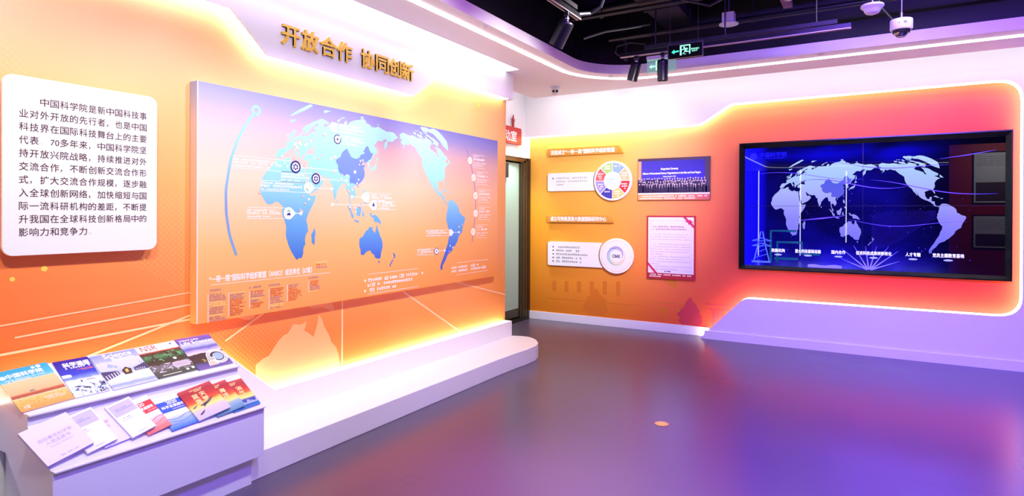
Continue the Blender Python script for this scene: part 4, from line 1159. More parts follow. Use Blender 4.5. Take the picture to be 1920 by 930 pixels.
# letter panel with ribbon corners
t = thing('letter_panel', 'red framed portrait panel with a printed letter and ribbon corners, left of the video wall', 'picture', (-2.17, YB, .68))
u0, v0, u1, v1 = -2.478, .682, -1.866, 1.489
MB().box((u0, v0, 0), (u1, v1, .040), FB).build('board', mat('deep red print', (176, 18, 50), .4), t)
MB().rect(FB, u0 + .016, v0 + .074, u1 - .014, v1 - .020, .0404).build('letter_sheet', mat('lilac paper print', (232, 222, 248), .5), t)
mb = MB()
mb.strip(FB, [(u0 + .045, v0 + .115), (u1 - .045, v0 + .115), (u1 - .045, v1 - .065), (u0 + .045, v1 - .065)], .003, .0408, closed=True)
for row, (a, ln) in enumerate(((.09, .45), (.06, .48), (.06, .49), (.06, .14), (.09, .46), (.06, .49), (.06, .49), (.06, .49), (.06, .15), (.09, .46), (.06, .49), (.06, .49), (.06, .10), (.09, .46), (.06, .33))):
    if row == 3:
        continue
    greeked(mb, FB, u0 + a, v1 - .245 - row * .0315, .013, ln, .0408, seed=row + 90, gap=.8)
mb.build('letter_print', mat('grey mauve print', (168, 152, 190), .5), t)
mb = MB()
greeked(mb, FB, u0 + .085, v1 - .150, .020, .40, .0410, seed=2)
greeked(mb, FB, u0 + .070, v1 - .182, .020, .43, .0410, seed=6)
mb.build('letter_heading', mat('wine print', (150, 60, 110), .5), t)
mb = MB()
mb.poly(FB, [(u1 - .15, v1 - .020), (u1 - .11, v1 - .020), (u1 - .014, v1 - .12), (u1 - .014, v1 - .16)], .0414)
mb.poly(FB, [(u1 - .13, v1 - .075), (u1 - .06, v1 - .05), (u1 - .015, v1 - .09), (u1 - .06, v1 - .085), (u1 - .075, v1 - .12), (u1 - .09, v1 - .085)], .0418)
mb.poly(FB, [(u0 + .016, v0 + .21), (u0 + .016, v0 + .17), (u0 + .10, v0 + .074), (u0 + .14, v0 + .074)], .0414)
mb.build('ribbon_print', mat('cerise print', (206, 30, 90), .4), t)
mb = MB()
greeked(mb, FB, u0 + .05, v0 + .046, .017, .52, .0408, seed=31)
greeked(mb, FB, u0 + .016, v0 + .022, .017, .16, .0408, seed=32)
mb.build('caption_print', M_TXT, t)
MB().poly(FB, circle(u0 + .24, v0 + .098, .009, 12), .0410).rect(FB, u0 + .262, v0 + .092, u0 + .31, v0 + .104, .0410).build('signature_mark', mat('navy print', (44, 40, 124), 0.5), t)

# ================================================================== video wall
u0, v0, u1, v1 = -1.338, .862, 1.207, 2.350
NT = .088
tv = thing('video_wall', 'large wall-mounted video screen in a black frame showing a pale world map on deep blue', 'screen', (-.07, YB, v0))
M_BEZ = mat('black gloss bezel', (7, 7, 11), .18, spec=.4)
outer = [(u0, v0), (u1, v0), (u1, v1), (u0, v1)]
s0, s1, s2, s3 = -1.280, .910, 1.156, 2.289
inner = [(s0, s1), (s2, s1), (s2, s3), (s0, s3)]
k4 = range(4)
vs = [FB.p(a, b, 0) for a, b in outer] + [FB.p(a, b, .105) for a, b in outer]
mid = [(u0 + .012, v0 + .012), (u1 - .012, v0 + .012), (u1 - .012, v1 - .012), (u0 + .012, v1 - .012)]
vs += [FB.p(a, b, .105) for a, b in mid] + [FB.p(a, b, NT - .03) for a, b in inner]
fs = []
for ring in range(3):
    fs += [(ring * 4 + i, ring * 4 + (i + 1) % 4, ring * 4 + 4 + (i + 1) % 4, ring * 4 + 4 + i) for i in k4]
MB().add(vs, fs).build('bezel', M_BEZ, tv)
# screen picture
m, nt, p = new_mat('screen picture')
tc, sp = uv_nodes(nt)
rv = ramp(nt, [(0.0, (70, 70, 250)), (0.05, (44, 34, 236)), (0.12, (18, 12, 205)), (0.22, (8, 6, 150)), (0.45, (6, 4, 120)), (0.7, (8, 4, 150)), (0.84, (4, 2, 110)), (0.92, (10, 6, 235)), (0.965, (6, 4, 190)), (1.0, (2, 2, 60))])
nz = noise(nt, tc.outputs['UV'], 3.0, 4.0, 1.0, 1.0, 3.5)
nt.links.new(mth(nt, 'ADD', sp.outputs[1], mth(nt, 'MULTIPLY', mth(nt, 'SUBTRACT', nz, .5), .12)), rv.inputs[0])
ru = ramp(nt, [(0.0, (60, 60, 255)), (0.1, (90, 90, 255)), (0.14, (225, 225, 235)), (0.6, (255, 255, 255)), (0.72, (170, 170, 170)), (0.8, (90, 90, 90)), (0.86, (40, 40, 40)), (1.0, (24, 24, 24))])
nt.links.new(sp.outputs[0], ru.inputs[0])
col = mixc(nt, 1.0, rv.outputs[0], ru.outputs[0], 'MULTIPLY')
nd = noise(nt, tc.outputs['UV'], 2.6, 3.0, .6, 1.6, 1.0)
rn = ramp(nt, [(0.35, (150, 150, 150)), (0.62, (255, 255, 255))])
nt.links.new(nd, rn.inputs[0])
col = mixc(nt, 1.0, col, rn.outputs[0], 'MULTIPLY')
rl = ramp(nt, [(0.0, (20, 14, 255)), (0.07, (10, 4, 235)), (0.11, (0, 0, 0)), (1.0, (0, 0, 0))])
nt.links.new(sp.outputs[0], rl.inputs[0])
col = mixc(nt, 1.0, col, rl.outputs[0], 'LIGHTEN')
nt.links.new(col, p.inputs['Emission Color'])
p.inputs['Emission Strength'].default_value = 0.8
p.inputs['Base Color'].default_value = (0.002, 0.002, 0.004, 1)
p.inputs['Roughness'].default_value = 0.0
p.inputs['Specular IOR Level'].default_value = 0.5
M_SCR = m
NS = NT - .03
SUV = (s0, s1, s2, s3)
MB().rect(FB, s0, s1, s2, s3, NS).build('screen', M_SCR, tv, uv=(FB, SUV))
def glow_mat(name, stops, strength=0.78):
    m, nt, p = new_mat(name)
    tc, sp = uv_nodes(nt)
    r = ramp(nt, stops)
    nt.links.new(sp.outputs[1], r.inputs[0])
    nt.links.new(r.outputs[0], p.inputs['Emission Color'])
    p.inputs['Emission Strength'].default_value = strength
    p.inputs['Base Color'].default_value = (0, 0, 0, 1)
    p.inputs['Roughness'].default_value = .02
    return m
B = (0.3645, -.0948, .4600, 1.5348)
draw_land(MB(), FB, *B, NS + .0006, clip=(s0 + .02, s1, 1.02, s3)).build('world_map', glow_mat('screen land', [(0, (90, 86, 252)), (.25, (128, 122, 255)), (.42, (146, 140, 255)), (.6, (172, 178, 255)), (.75, (172, 202, 255)), (1, (196, 226, 255))]), tv, uv=(FB, SUV))
draw_china(MB(), FB, *B, NS + .0010).build('china_area', glow_mat('screen china', [(0, (80, 80, 230)), (.55, (98, 96, 238)), (.75, (84, 100, 236)), (1, (84, 100, 236))]), tv, uv=(FB, SUV))
M_SW = mat('screen white', (230, 230, 255), .1, emit=1.0)
M_SB = mat('screen dim blue', (20, 20, 190), .1, emit=.8)
M_SS = mat('screen violet', (96, 70, 250), .1, emit=.8)
M_SS2 = mat('screen dim violet', (34, 18, 130), .1, emit=.7)
mb = MB()
for s, u, wd in (('院属机构', -.910, .140), ('重大科技基础设施', -.600, .262), ('国内合作', -.294, .136), ('促进科技成果转移转化', .041, .330), ('人才专题', .397, .132), ('党员主题教育基地', .699, .264)):
    put_text(mb, FB, s, u, 1.077, .044, NS + .0014, width=wd, bold=.015, align='C')
mb.build('menu_text', M_SW, tv)
mb = MB()
for u in (-.91, -.60, -.294, .041, .397, .699):
    mb.poly(FB, [(u + .040 * math.cos(a), 1.045 + .010 * math.sin(a)) for a in [k * PI / 8 for k in range(16)]], NS + .0012)
mb.build('menu_glow', mat('screen soft blue', (140, 150, 255), .1, emit=1.0), tv)
mb = MB()
mb.poly(FB, circle(-1.180, 2.195, .040, 28), NS + .0012)
put_text(mb, FB, '中国科学院', -1.115, 2.185, .058, NS + .0012, width=.29, bold=.02)
greeked(mb, FB, -1.115, 2.160, .012, .29, NS + .0012, seed=8)
mb.build('logo_text', M_SB, tv)
mb = MB()
for c, a, b, amp, ph, wd in ((-.2, 1.86, 1.84, .05, .4, .010), (0.15, 2.08, 2.00, .03, 2.2, .008), (.55, 1.86, 1.72, .03, 1.2, .009), (.3, 1.45, 1.40, .04, 2.6, .006), (-.6, 1.98, 1.92, .03, .2, .006)):
    pts = [(c - .55 + 1.1 * q / 24, a + (b - a) * q / 24 + amp * math.sin(ph + q * .22)) for q in range(25)]
    pts = [q for q in pts if s0 < q[0] < s2 - .03]
    n_ = len(pts)
    mb.strip(FB, pts, [max(.0004, wd * math.sin(PI * (q + .3) / n_)) for q in range(n_)], NS + .0016)
mb.strip(FB, [(-.72, 1.44), (-.45, 1.47), (-.22, 1.50)], [.001, .016, .001], NS + .0016)
mb.strip(FB, [(.62, 2.09), (.85, 2.12), (1.08, 2.16)], [.001, .009, .001], NS + .0016)
mb.build('light_streaks', M_SS, tv)
mb = MB()
for k in range(22):
    pts = []
    for q in range(22):
        x = .02 + .75 * q / 21
        y = 1.10 + .02 * k + .36 * (q / 21) ** .6 * (1 - k / 60) - .06 * math.sin(q * .3 + k * .1)
        if y < 1.56 and x < .60:
            pts.append((x, y))
    if len(pts) > 2:
        mb.strip(FB, pts, .0028, NS + .0004)
mb.build('wave_lines', M_SS2, tv)
mb = MB()
for a in (20, 38, 55, 75, 98, 120, 140, 158):
    c_, s_ = math.cos(math.radians(a)), math.sin(math.radians(a))
    ln = .34 if 30 < a < 150 else .3
    ln = min(ln, .16 / max(.2, s_) * 1.6)
    mb.strip(FB, [(.0 + .02 * c_, s1 + .006), (.0 + ln * c_, s1 + .006 + ln * s_)], [.016, .001], NS + .0008)
mb.poly(FB, [(-.60, s1 + .004)] + [(-.60 + .34 * q / 10, s1 + .035 + .006 * math.sin(q)) for q in range(11)] + [(-.26, s1 + .004)], NS + .0007)
mb.build('burst_rays', mat('screen lavender', (120, 110, 255), .1, emit=.9), tv)
# pylon reflection drawn as glowing shapes, with green lines, at the screen's left foot
mb = MB()
px = -1.09
for sx in (-1, 1):
    mb.strip(FB, [(px + sx * .085, .96), (px + sx * .030, 1.20), (px + sx * .012, 1.31)], .012, NS + .0009)
    for z in (1.14, 1.20):
        mb.strip(FB, [(px, z + .035), (px + sx * .105, z)], .008, NS + .0009)
        mb.strip(FB, [(px + sx * .105, z), (px, z)], .006, NS + .0009)
for z in (1.0, 1.06, 1.12):
    mb.strip(FB, [(px - .07 + (z - 1) * .3, z), (px + .07 - (z - 1) * .3, z + .05)], .006, NS + .0009)
mb.rect(FB, px - .11, .945, px + .10, .965, NS + .0009)
mb.build('pylon_reflection', mat('screen slate blue', (70, 96, 220), .1, emit=.9), tv)
mb = MB()
for pts in ([(-.99, .96), (-.99, 1.32), (-.72, 1.32)], [(-.92, .96), (-.92, 1.19), (-.66, 1.19), (-.66, 1.06), (-.48, 1.06)], [(-.95, 1.0), (-.7, 1.0)]):
    mb.strip(FB, pts, .026, NS + .0008)
mb.build('green_lines', mat('screen dark green', (8, 66, 96), .1, emit=.8), tv)
mb = MB()
um, vm = -.063, 1.607
mb.rect(FB, um - .0015, s1, um + .0015, s3, NS + .0020).rect(FB, s0, vm - .0015, s2, vm + .0015, NS + .0020)
mb.build('panel_seams', mat('screen seam', (6, 6, 40), .3), tv)
rd = random.Random(21)
mb = MB()
for k in range(70):
    mb.poly(FB, circle(rd.uniform(-.9, .9), rd.uniform(1.0, 1.75), rd.choice((.002, .002, .004)), 6), NS + .0005)
mb.build('sparkles', M_SS, tv)

# posters on the partition behind the viewpoint (seen mirrored in the screen)
for (x0, z0, z1, lab) in ((1.90, 1.76, 2.88, 'large white poster with two pictures, upper on the red partition'), (1.90, .80, 1.53, 'smaller white poster with a red foot, lower on the red partition')):
    t = thing('poster', lab, 'poster', (x0 + .6, -1.0, z0), 'posters on the red partition')
    MB().box((x0, z0, 0), (x0 + 1.2, z1, .02), FR).build('frame', M_BLACK, t)
    MB().rect(FR, x0 + .03, z0 + .03, x0 + 1.17, z1 - .03, .0205).build('sheet', M_WHITE, t)
    mb = MB()
    for k in range(5):
        greeked(mb, FR, x0 + .08, z1 - .12 - k * .045, .018, 1.0, .021, seed=k)
    mb.build('sheet_print', M_TXT_G, t)
    mb = MB()
    for q in (.06, .62):
        mb.rect(FR, x0 + q, z0 + .06, x0 + q + .52, z0 + .06 + (z1 - z0) * .36, .021)
    mb.build('sheet_pictures', mat('brown picture print', (90, 60, 56), .5), t)
area('poster_fill_lamp', (2.4, 0.4, 3.0), (2.5, -1.0, 1.8), .3, .8, WHITE, 50)  # added lamp that brightens the posters for their mirror image

# ================================================================== red room sign over the doorway
t = thing('room_sign', 'red rectangular room sign with white Chinese characters and a torch ornament, over the doorway', 'sign', (XD, 7.15, 2.457))
MB().prism(FD, rrect(6.70, 2.458, 7.378, 2.688, .02, 4), .015, .045).build('board', mat('sign red', (206, 44, 36), .4), t, bevel=.002)
mb = MB()
put_text(mb, FD, '活动室', 6.74, 2.505, .150, .0455, width=.50, bold=.03)
mb.build('sign_text', M_TXT, t)
mb = MB()
mb.poly(FD, [(7.165, 2.69), (7.20, 2.69), (7.205, 2.76), (7.225, 2.80), (7.20, 2.79), (7.185, 2.86), (7.165, 2.80), (7.150, 2.81), (7.160, 2.76)], .03)
mo = mb.build('torch_ornament', mat('ornament red', (170, 34, 44), .4), t)
sm = mo.modifiers.new('thickness', 'SOLIDIFY')
sm.thickness = .012
for k in (0, 1):
    MB().poly(FD, circle(7.355, 2.48 + .185 * k, .006, 12), .0458).build('screw_cap', M_METAL, t)

# ================================================================== soffit and ceiling fittings
t = thing('dome_camera', 'small white turret camera with two black lenses under the soffit corner', 'camera', (-3.30, 6.65, ZS))
cx, cy = -3.30, 6.64
MB().lathe((cx, cy, ZS), (0, 0, -1), [(.0, 0), (.062, 0), (.062, .010), (.052, .014), (.050, .05), (.046, .075), (.030, .098), (.0, .104)]).build('housing', M_WPLAST, t, smooth=True)
d = (Vector((0, 0, 2.9)) - Vector((cx, cy, ZS))).normalized()
sd = d.cross(Vector((0, 0, 1))).normalized()
for s in (-1, 1):
    MB().lathe(Vector((cx, cy, ZS - .062)) + d * .040 + sd * s * .020, d, [(0, 0), (.017, 0), (.015, .012), (0, .014)], 18).build('lens', mat('black lens', (8, 8, 10), .1), t, smooth=True)
for (x, y, r, lab) in ((-2.725, 4.195, .035, 'flat round white cover in the soffit beside the map wall'), (-2.495, 6.42, .03, 'flat round white cover in the curved soffit corner'), (-.40, 6.54, .03, 'flat round white cover in the soffit over the video wall')):
    x, y = x - .02, y + .03
    t = thing('round_cover', lab, 'ceiling fitting', (x, y, ZS), 'round soffit covers')
    MB().lathe((x, y, ZS), (0, 0, -1), [(0, 0), (r, 0), (r * .95, .006), (r * .8, .007), (0, .007)], 28).build('rim', M_SOFFIT, t, smooth=True)
    MB().lathe((x, y, ZS - .007), (0, 0, -1), [(0, 0), (r * .7, 0), (r * .68, .002), (0, .002)], 24).build('disc', M_WPLAST, t)

def track(name, label, a, b, drop_pts):
    a, b = Vector(a), Vector(b)
    d = (b - a).normalized()
    s = d.cross(Vector((0, 0, 1))).normalized()
    t = thing(name, label, 'light track', a)
    fr = Frame(a, d, s, Vector((0, 0, 1)))
    L = (b - a).length
    MB().box((0, -.018, .006), (L, .018, .045), fr).build('rail', M_LAMP, t, bevel=.002)
    MB().box((0, -.018, 0), (L, -.012, .006), fr).box((0, .012, 0), (L, .018, .006), fr).build('rail_lip', mat('pale lit-edge metal', (214, 204, 206), .35, .6), t)  # pale lip colour carries the light along the track's lower edge
    MB().box((.25, -.03, .05), (L - .1, .03, .085), fr).build('hanger_channel', M_DUCT, t)
    for q in drop_pts:
        p0 = a + d * q
        MB().tube([p0 + Vector((0, 0, .045)), p0 + Vector((0, 0, 4.3 - a.z))], .008, 8).build('hanger_rod', M_PIPE, t)
    MB().box((-.006, -.019, .0), (0, .019, .046), fr).build('end_cap', M_LAMP, t)
    return t
track('light_track', 'long black light track carrying two spotlights in front of the video wall', (-2.15, 5.80, 3.065), (-.14, 5.80, 3.06), (.35, 1.0, 1.75))
track('light_track', 'black light track running away along the left wall, carrying one spotlight', (-2.005, .6, 3.05), (-2.005, 4.46, 3.05), (.5, 2.0, 3.2))

def spotlight(label, top, axis, length, rad, lamp_to, power):
    t = thing('track_spotlight', label, 'spotlight', top, 'track spotlights')
    top, ax = Vector(top), Vector(axis).normalized()
    M_ = M_LAMP
    MB().box((top.x - .02, top.y - .016, top.z - .03), (top.x + .02, top.y + .016, top.z)).build('track_adapter', M_, t, bevel=.002)
    MB().tube([top - Vector((0, 0, .03)), top - Vector((0, 0, .078))], .014, 14).build('stem', M_METAL if power < 0 else M_, t, smooth=True)
    MB().lathe(top - Vector((0, 0, .05)), (0, 0, -1), [(0, 0), (.018, 0), (.018, .008), (0, .008)], 18).build('collar', mat('pale lit-edge metal', (214, 204, 206), .35, .6), t, smooth=True)
    piv = top - Vector((0, 0, .085))
    h0 = piv - ax * .015
    MB().tube([piv + Vector((0, 0, .01)), h0 + ax * .02], .012, 12).build('knuckle', M_, t)
    MB().lathe(h0, ax, [(0, 0), (rad * .84, 0), (rad * .97, .008), (rad, .02), (rad, length * .24), (rad * .97, length * .245), (rad * .97, length * .255), (rad, length * .26), (rad, length), (rad * .9, length), (rad * .86, length - .02), (0, length - .02)], 36).build('housing', M_, t, smooth=True)
    MB().lathe(h0 + ax * (length - .019), ax, [(0, 0), (rad * .84, 0), (rad * .8, .002), (0, .003)], 28).build('lens', mat('lens glass', (60, 60, 70), .1), t)
    return t
spotlight('dark blue-lit track spotlight tilted toward the map wall, nearest of the three', (-2.005, 4.23, 3.05), (-.55, .10, -.83), .205, .057, (-3.5, 4.2, 1.5), 20)
spotlight('black track spotlight tilted to the left, left of the exit sign', (-1.992, 5.80, 3.065), (-.30, .06, -.95), .175, .052, (-3.4, 6, 1), 20)
spotlight('black track spotlight hanging straight down, in front of the glass exit sign', (-1.728, 5.80, 3.065), (-.02, .06, -1.0), .200, .052, (-1.7, 7, 1), 20)
MB_ = MB()
ca = [(-2.168, 5.80, 3.09), (-2.21, 5.80, 3.13), (-2.19, 5.80, 3.19), (-2.05, 5.80, 3.205), (-1.9, 5.80, 3.17)]
cab = MB_.tube(ca, .008, 8).build('power_cable', M_PIPE)
tag(cab, 'black cable looping over the left end of the long light track', 'cable')

# exit signs
FE = Frame((-1.655, 5.735, 2.975), (1, 0, 0), (0, 0, 1), (0, -1, 0))
t = thing('exit_sign', 'dark hanging exit sign with glowing green running man and left arrow', 'exit sign', (-1.5, 5.74, 2.975))
WE, HE = .315, .128
MB().box((0, 0, -.02), (WE, HE, 0), FE).build('panel', mat('sign black', (6, 10, 12), .25), t)
mb = MB().box((-.006, 0, -.024), (0, HE + .004, .003), FE).box((WE, -.004, -.024), (WE + .006, HE + .004, .003), FE).box((-.006, HE, -.024), (WE + .006, HE + .007, .003), FE)
mb.build('frame', M_METAL, t)
M_GREEN = mat('exit green glow', (150, 255, 200), .4, emit=1.1, ecol=(150, 255, 205))
M_GREEN2 = mat('exit arrow glow', (60, 240, 170), .4, emit=1.0, ecol=(60, 245, 175))
MB().poly(FE, [(.030, .062), (.058, .085), (.058, .070), (.10, .073), (.10, .060), (.058, .056), (.058, .042)], .001).build('arrow', M_GREEN2, t)
mb = MB()
mb.rect(FE, .110, .024, .126, .118, .001).rect(FE, .126, .108, .196, .118, .001).rect(FE, .196, .030, .207, .118, .001)
mb.poly(FE, circle(.149, .095, .008, 12), .001)
mb.poly(FE, [(.150, .086), (.178, .088), (.186, .074), (.180, .070), (.174, .080), (.168, .080), (.176, .058), (.196, .056), (.196, .048), (.166, .050), (.160, .058), (.146, .036), (.136, .034), (.134, .040), (.143, .042), (.155, .066), (.150, .078), (.136, .070), (.128, .074), (.128, .080), (.136, .078)], .001)
mb.poly(FE, [(.146, .030), (.170, .036), (.160, .028)], .001)
mb.build('running_man', M_GREEN, t)
mb = MB()
put_text(mb, FE, '安全出口', .214, .066, .018, .001, width=.072, bold=.02)
put_text(mb, FE, 'EXIT', .222, .047, .018, .001, width=.052, bold=.02)
mb.build('sign_text', M_GREEN, t)
mb = MB()
for u in (.012, WE - .04):
    mb.tube([FE.p(u, HE, -.01), FE.p(u, 4.3 - 2.975, -.01)], .0025, 6)
mb.build('hanging_wire', M_METAL, t)
FE2 = Frame((-2.005, 6.18, 2.972), (1, 0, 0), (0, 0, 1), (0, -1, 0))
t = thing('exit_sign', 'clear green-tinted glass exit sign with left arrow, behind the straight spotlight', 'exit sign', (-1.86, 6.18, 2.972))
gm, nt, p = new_mat('green sign glass')
p.inputs['Base Color'].default_value = lin((176, 236, 222))
p.inputs['Alpha'].default_value = .38
p.inputs['Roughness'].default_value = .1
p.inputs['Emission Color'].default_value = lin((120, 220, 190))
p.inputs['Emission Strength'].default_value = .22
MB().box((0, 0, -.008), (.30, .135, 0), FE2).build('glass_panel', gm, t)
MB().box((-.004, .135, -.035), (.29, .172, .015), FE2).build('housing', M_WPLAST, t, bevel=.002)
MB().poly(FE2, [(.022, .062), (.05, .084), (.05, .070), (.085, .072), (.085, .056), (.05, .056), (.05, .042)], .001).build('arrow', mat('pale arrow glow', (170, 255, 220), .4, emit=1.0), t)
mb = MB().rect(FE2, .092, .02, .104, .118, .001).rect(FE2, .104, .108, .17, .118, .001).rect(FE2, .17, .02, .18, .118, .001)
mb.poly(FE2, circle(.130, .095, .008, 12), .001).poly(FE2, [(.13, .085), (.155, .085), (.15, .06), (.165, .05), (.14, .05), (.122, .03), (.135, .06)], .001)
mb.build('running_man', mat('pale arrow glow', (170, 255, 220), .4, emit=1.0), t)
MB().strip(FE2, [(.002, .002), (.298, .002), (.298, .133), (.002, .133)], .003, .001, True).build('edge_line', mat('pale green edge', (150, 226, 200), .4, emit=.5), t)
MB().tube([FE2.p(.05, .172, -.01), FE2.p(.05, 1.33, -.01)], .004, 6).tube([FE2.p(.24, .172, -.01), FE2.p(.24, 1.33, -.01)], .004, 6).build('hanging_rod', M_PIPE, t)

# dome camera on a drop rod
t = thing('dome_camera', 'white drum-shaped dome camera hanging on a rod over the video wall', 'camera', (.20, 5.458, 2.9))
c = Vector((.20, 5.458, 2.985))
MB().lathe(c, (0, 0, -1), [(0, 0), (.06, 0), (.073, .004), (.075, .012), (.075, .070), (.070, .082), (.058, .084), (.0, .084)], 36).build('housing', M_WPLAST, t, smooth=True)
MB().lathe(c - Vector((0, 0, .084)), (0, 0, -1), [(.058, 0), (.0575, .012), (.0545, .02), (.05, .02), (.05, .0), (0, 0)], 32).build('dome_seat', M_BLACK, t, smooth=True)
MB().lathe(c - Vector((0, 0, .086)), (0, 0, -1), [(.050, 0), (.049, .016), (.042, .032), (.030, .044), (.014, .050), (0, .051)], 32).build('dome', mat('smoked dome', (12, 12, 20), .08, spec=.8), t, smooth=True)
MB().lathe(c - Vector((0, 0, .084)), (0, 0, -1), [(.050, 0), (.0545, 0), (.0545, .006), (.050, .006)], 32).build('dome_ring', mat('clear ring', (236, 236, 244), .2), t, smooth=True)
mb = MB().tube([c, c + Vector((0, 0, .05))], .014, 14).tube([c + Vector((0, 0, .05)), (c.x, c.y, 4.3)], .006, 8)
mb.build('drop_rod', M_METAL, t, smooth=True)
fc = Frame(c + Vector((-.0, -.0755, -.05)), (1, 0, 0), (0, 0, 1), (0, -1, 0))
MB().rect(fc, -.02, .006, -.012, .012, .0).rect(fc, .012, .004, .034, .008, .0).rect(fc, .014, .012, .03, .018, .0).build('print_marks', mat('violet label print', (90, 70, 170), .5), t)
# bell-shaped fitting
t = thing('bell_speaker', 'white bell-shaped fitting hanging left of the dome camera', 'ceiling fitting', (.008, 5.229, 3.0))
c = Vector((.01, 5.23, 3.062))
MB().lathe(c, (0, 0, -1), [(0, 0), (.07, .002), (.077, .010), (.077, .018), (.070, .026), (.060, .034), (.050, .056), (.042, .066), (.020, .074), (0, .075)], 36).build('shell', M_WPLAST, t, smooth=True)
MB().tube([c, c + Vector((0, 0, .03)), c + Vector((.01, 0, .06)), (c.x + .01, c.y, 4.3)], .006, 8).build('hanger', M_METAL, t)
# clear-domed camera cut by the frame top
t = thing('dome_camera', 'clear-domed camera at the top edge, beside the slanting cable tray', 'camera', (-.49, 4.59, 3.0))
c = Vector((-.49, 4.588, 3.075))
MB().lathe(c, (0, 0, -1), [(0, 0), (.055, .002), (.058, .01), (.058, .045), (.05, .05), (0, .05)], 32).build('housing', M_WPLAST, t, smooth=True)
MB().lathe(c - Vector((0, 0, .05)), (0, 0, -1), [(.046, 0), (.045, .014), (.036, .03), (.02, .04), (0, .042)], 28).build('dome', mat('smoked dome', (12, 12, 20), .08, spec=.8), t, smooth=True)
MB().lathe(c - Vector((0, 0, .05)), (0, 0, -1), [(.046, 0), (.0505, 0), (.0505, .006), (.046, .006)], 28).build('dome_ring', mat('clear ring', (236, 236, 244), .2), t, smooth=True)
MB().tube([c, (c.x, c.y, 4.3)], .008, 8).build('drop_rod', M_METAL, t)
# white round bracket lamp
t = thing('downlight', 'white disc downlight with a square box above it, among the dark pipes', 'ceiling lamp', (-1.18, 6.12, 3.35))
c = Vector((-1.18, 6.12, 3.357))
MB().lathe(c, (0, 0, -1), [(0, 0), (.06, 0), (.088, .012), (.09, .02), (.07, .022), (0, .022)], 36).build('disc', M_WPLAST, t, smooth=True)
MB().box((c.x - .055, c.y - .05, c.z), (c.x + .055, c.y + .05, c.z + .09)).build('box', M_WPLAST, t, bevel=.003)
MB().tube([c + Vector((0, 0, .09)), (c.x, c.y, 4.3)], .01, 8).build('drop_rod', M_PIPE, t)

# dark services in the open ceiling
def duct(label, a, b, w_, h_, m=M_DUCT, cat='duct', name='ceiling_duct'):
    a, b = Vector(a), Vector(b)
    d = (b - a).normalized()
    s = d.cross(Vector((0, 0, 1))).normalized()
    fr = Frame(a, d, s, Vector((0, 0, 1)))
    L = (b - a).length
    t = thing(name, label, cat, a)
    MB().box((0, -w_ / 2, 0), (L, w_ / 2, h_), fr).build('casing', m, t, bevel=.006)
    q = .6
    while q < L:
        MB().box((q, -w_ / 2 - .012, -.012), (q + .03, w_ / 2 + .012, h_ + .012), fr).build('flange', m, t)
        q += 1.1
    for q in (.3, L / 2, L - .3):
        for sgn in (-1, 1):
            p0 = fr.p(q, sgn * (w_ / 2 + .02), 0)
            MB().tube([p0, (p0.x, p0.y, 4.3)], .006, 6).build('hanger_rod', M_PIPE, t)
    return t
duct('wide dark air duct running back along the ceiling above the left light track', (-1.75, .8, 3.50), (-1.75, 6.5, 3.50), .32, .22)
duct('narrow mauve cable tray slanting back across the dark ceiling', (-.62, 2.0, 3.30), (-.62, 5.78, 3.30), .075, .05, mat('mauve tray paint', (120, 92, 120), .5), 'cable tray', 'cable_tray')
duct('second mauve cable tray running back beside the wide air duct', (-1.30, 1.5, 3.42), (-1.30, 5.1, 3.42), .06, .05, mat('mauve tray paint', (120, 92, 120), .5), 'cable tray', 'cable_tray')
pipes = ((5.0, 3.55, .03), (5.35, 3.72, .045), (5.6, 3.46, .022), (6.0, 3.66, .05), (6.25, 3.40, .028), (6.42, 3.82, .06), (4.5, 3.80, .05), (4.1, 3.62, .025))
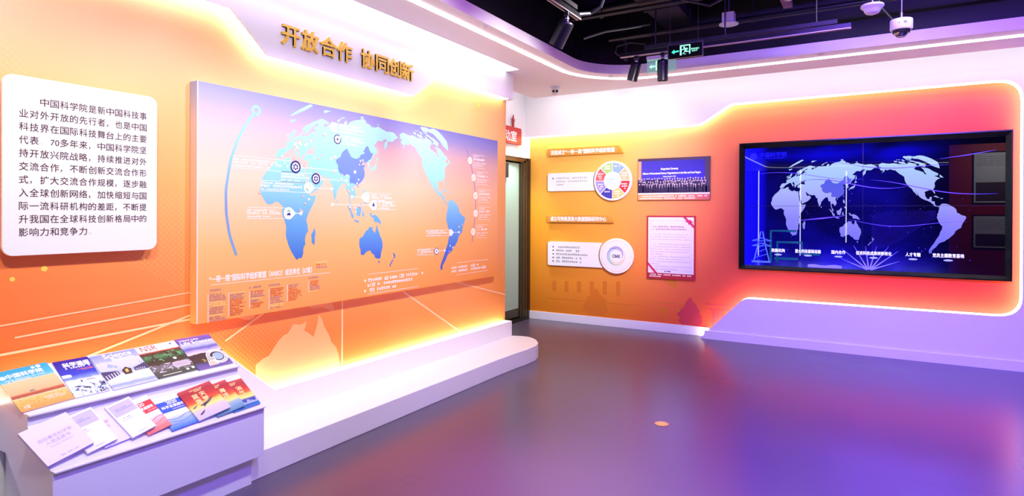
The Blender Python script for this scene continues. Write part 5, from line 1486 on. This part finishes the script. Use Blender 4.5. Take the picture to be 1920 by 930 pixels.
for i, (y, z, r) in enumerate(pipes):
    t = thing('ceiling_pipe', 'dark pipe crossing the black open ceiling from side to side', 'pipe', (0, y, z), 'dark ceiling pipes')
    MB().tube([(-2.7 if y < 6.1 else -2.45, y, z), (3.3, y + .02, z)], r, 12).build('pipe_run', M_PIPE, t, smooth=True)
    for x in (-2.3, -1.0, .4, 1.9, 3.1):
        mb = MB()
        mb.lathe((x, y + .02, z), (1, 0, 0), [(r * 1.02, 0), (r * 1.25, 0), (r * 1.25, .03), (r * 1.02, .03)], 14)
        mb.tube([(x + .015, y + .02, z + r), (x + .015, y + .02, 4.3)], .005, 6)
        mb.build('pipe_clamp', M_PIPE, t)
for lab, pts, r in (('dark looped cable between the pipes above the long light track', [(-1.35, 5.3, 3.50), (-1.42, 5.35, 3.38), (-1.2, 5.4, 3.31), (-.9, 5.4, 3.42), (-.6, 5.5, 3.62)], .012),
                    ('dark hose curling down beside the left light track', [(-1.85, 4.5, 3.6), (-1.82, 4.55, 3.25), (-1.86, 4.55, 3.16), (-1.95, 4.55, 3.12), (-2.0, 4.44, 3.09)], .016),
                    ('thin dark cable hanging down to the dome camera', [(.0, 5.5, 4.1), (.02, 5.5, 3.4), (.06, 5.49, 3.12), (.14, 5.47, 3.0)], .006),
                    ('silvery flexible conduit above the curved soffit corner', [(-2.6, 5.9, 3.35), (-2.4, 6.0, 3.42), (-2.2, 6.1, 3.45), (-2.0, 6.25, 3.5)], .014)):
    o = MB().tube(round_path([tuple(q[:3]) for q in pts], 0) if False else pts, r, 8).build('ceiling_cable', M_PIPE if 'silvery' not in lab else mat('galvanised conduit', (120, 140, 130), .35, .8), smooth=True)
    tag(o, lab, 'cable')
o = MB().tube([(-2.28, 6.3, 3.17), (-2.28, 6.3, 3.42)], .022, 14).lathe((-2.28, 6.3, 3.42), (0, 0, 1), [(0, 0), (.026, 0), (.026, .012), (0, .012)], 14).tube([(-2.28, 6.3, 3.43), (-2.28, 6.3, 4.3)], .008, 8).build('drop_pipe', M_PIPE, smooth=True)
tag(o, 'short dark drop pipe with a pale cap above the curved soffit corner', 'pipe')

# ================================================================== brass floor disc
t = thing('floor_disc', 'small round brass floor box cover set in the purple floor', 'floor box', (-1.275, 4.306, 0))
MB().lathe((-1.275, 4.306, 0), (0, 0, 1), [(0, 0), (.050, 0), (.050, .003), (.046, .004), (0, .004)], 36).build('rim', mat('brass', (236, 196, 70), .4, .1), t, smooth=True)
MB().lathe((-1.275, 4.306, .004), (0, 0, 1), [(0, 0), (.034, 0), (.033, .001), (0, .001)], 32).build('lid', mat('pale brass', (250, 216, 96), .45, .1), t)
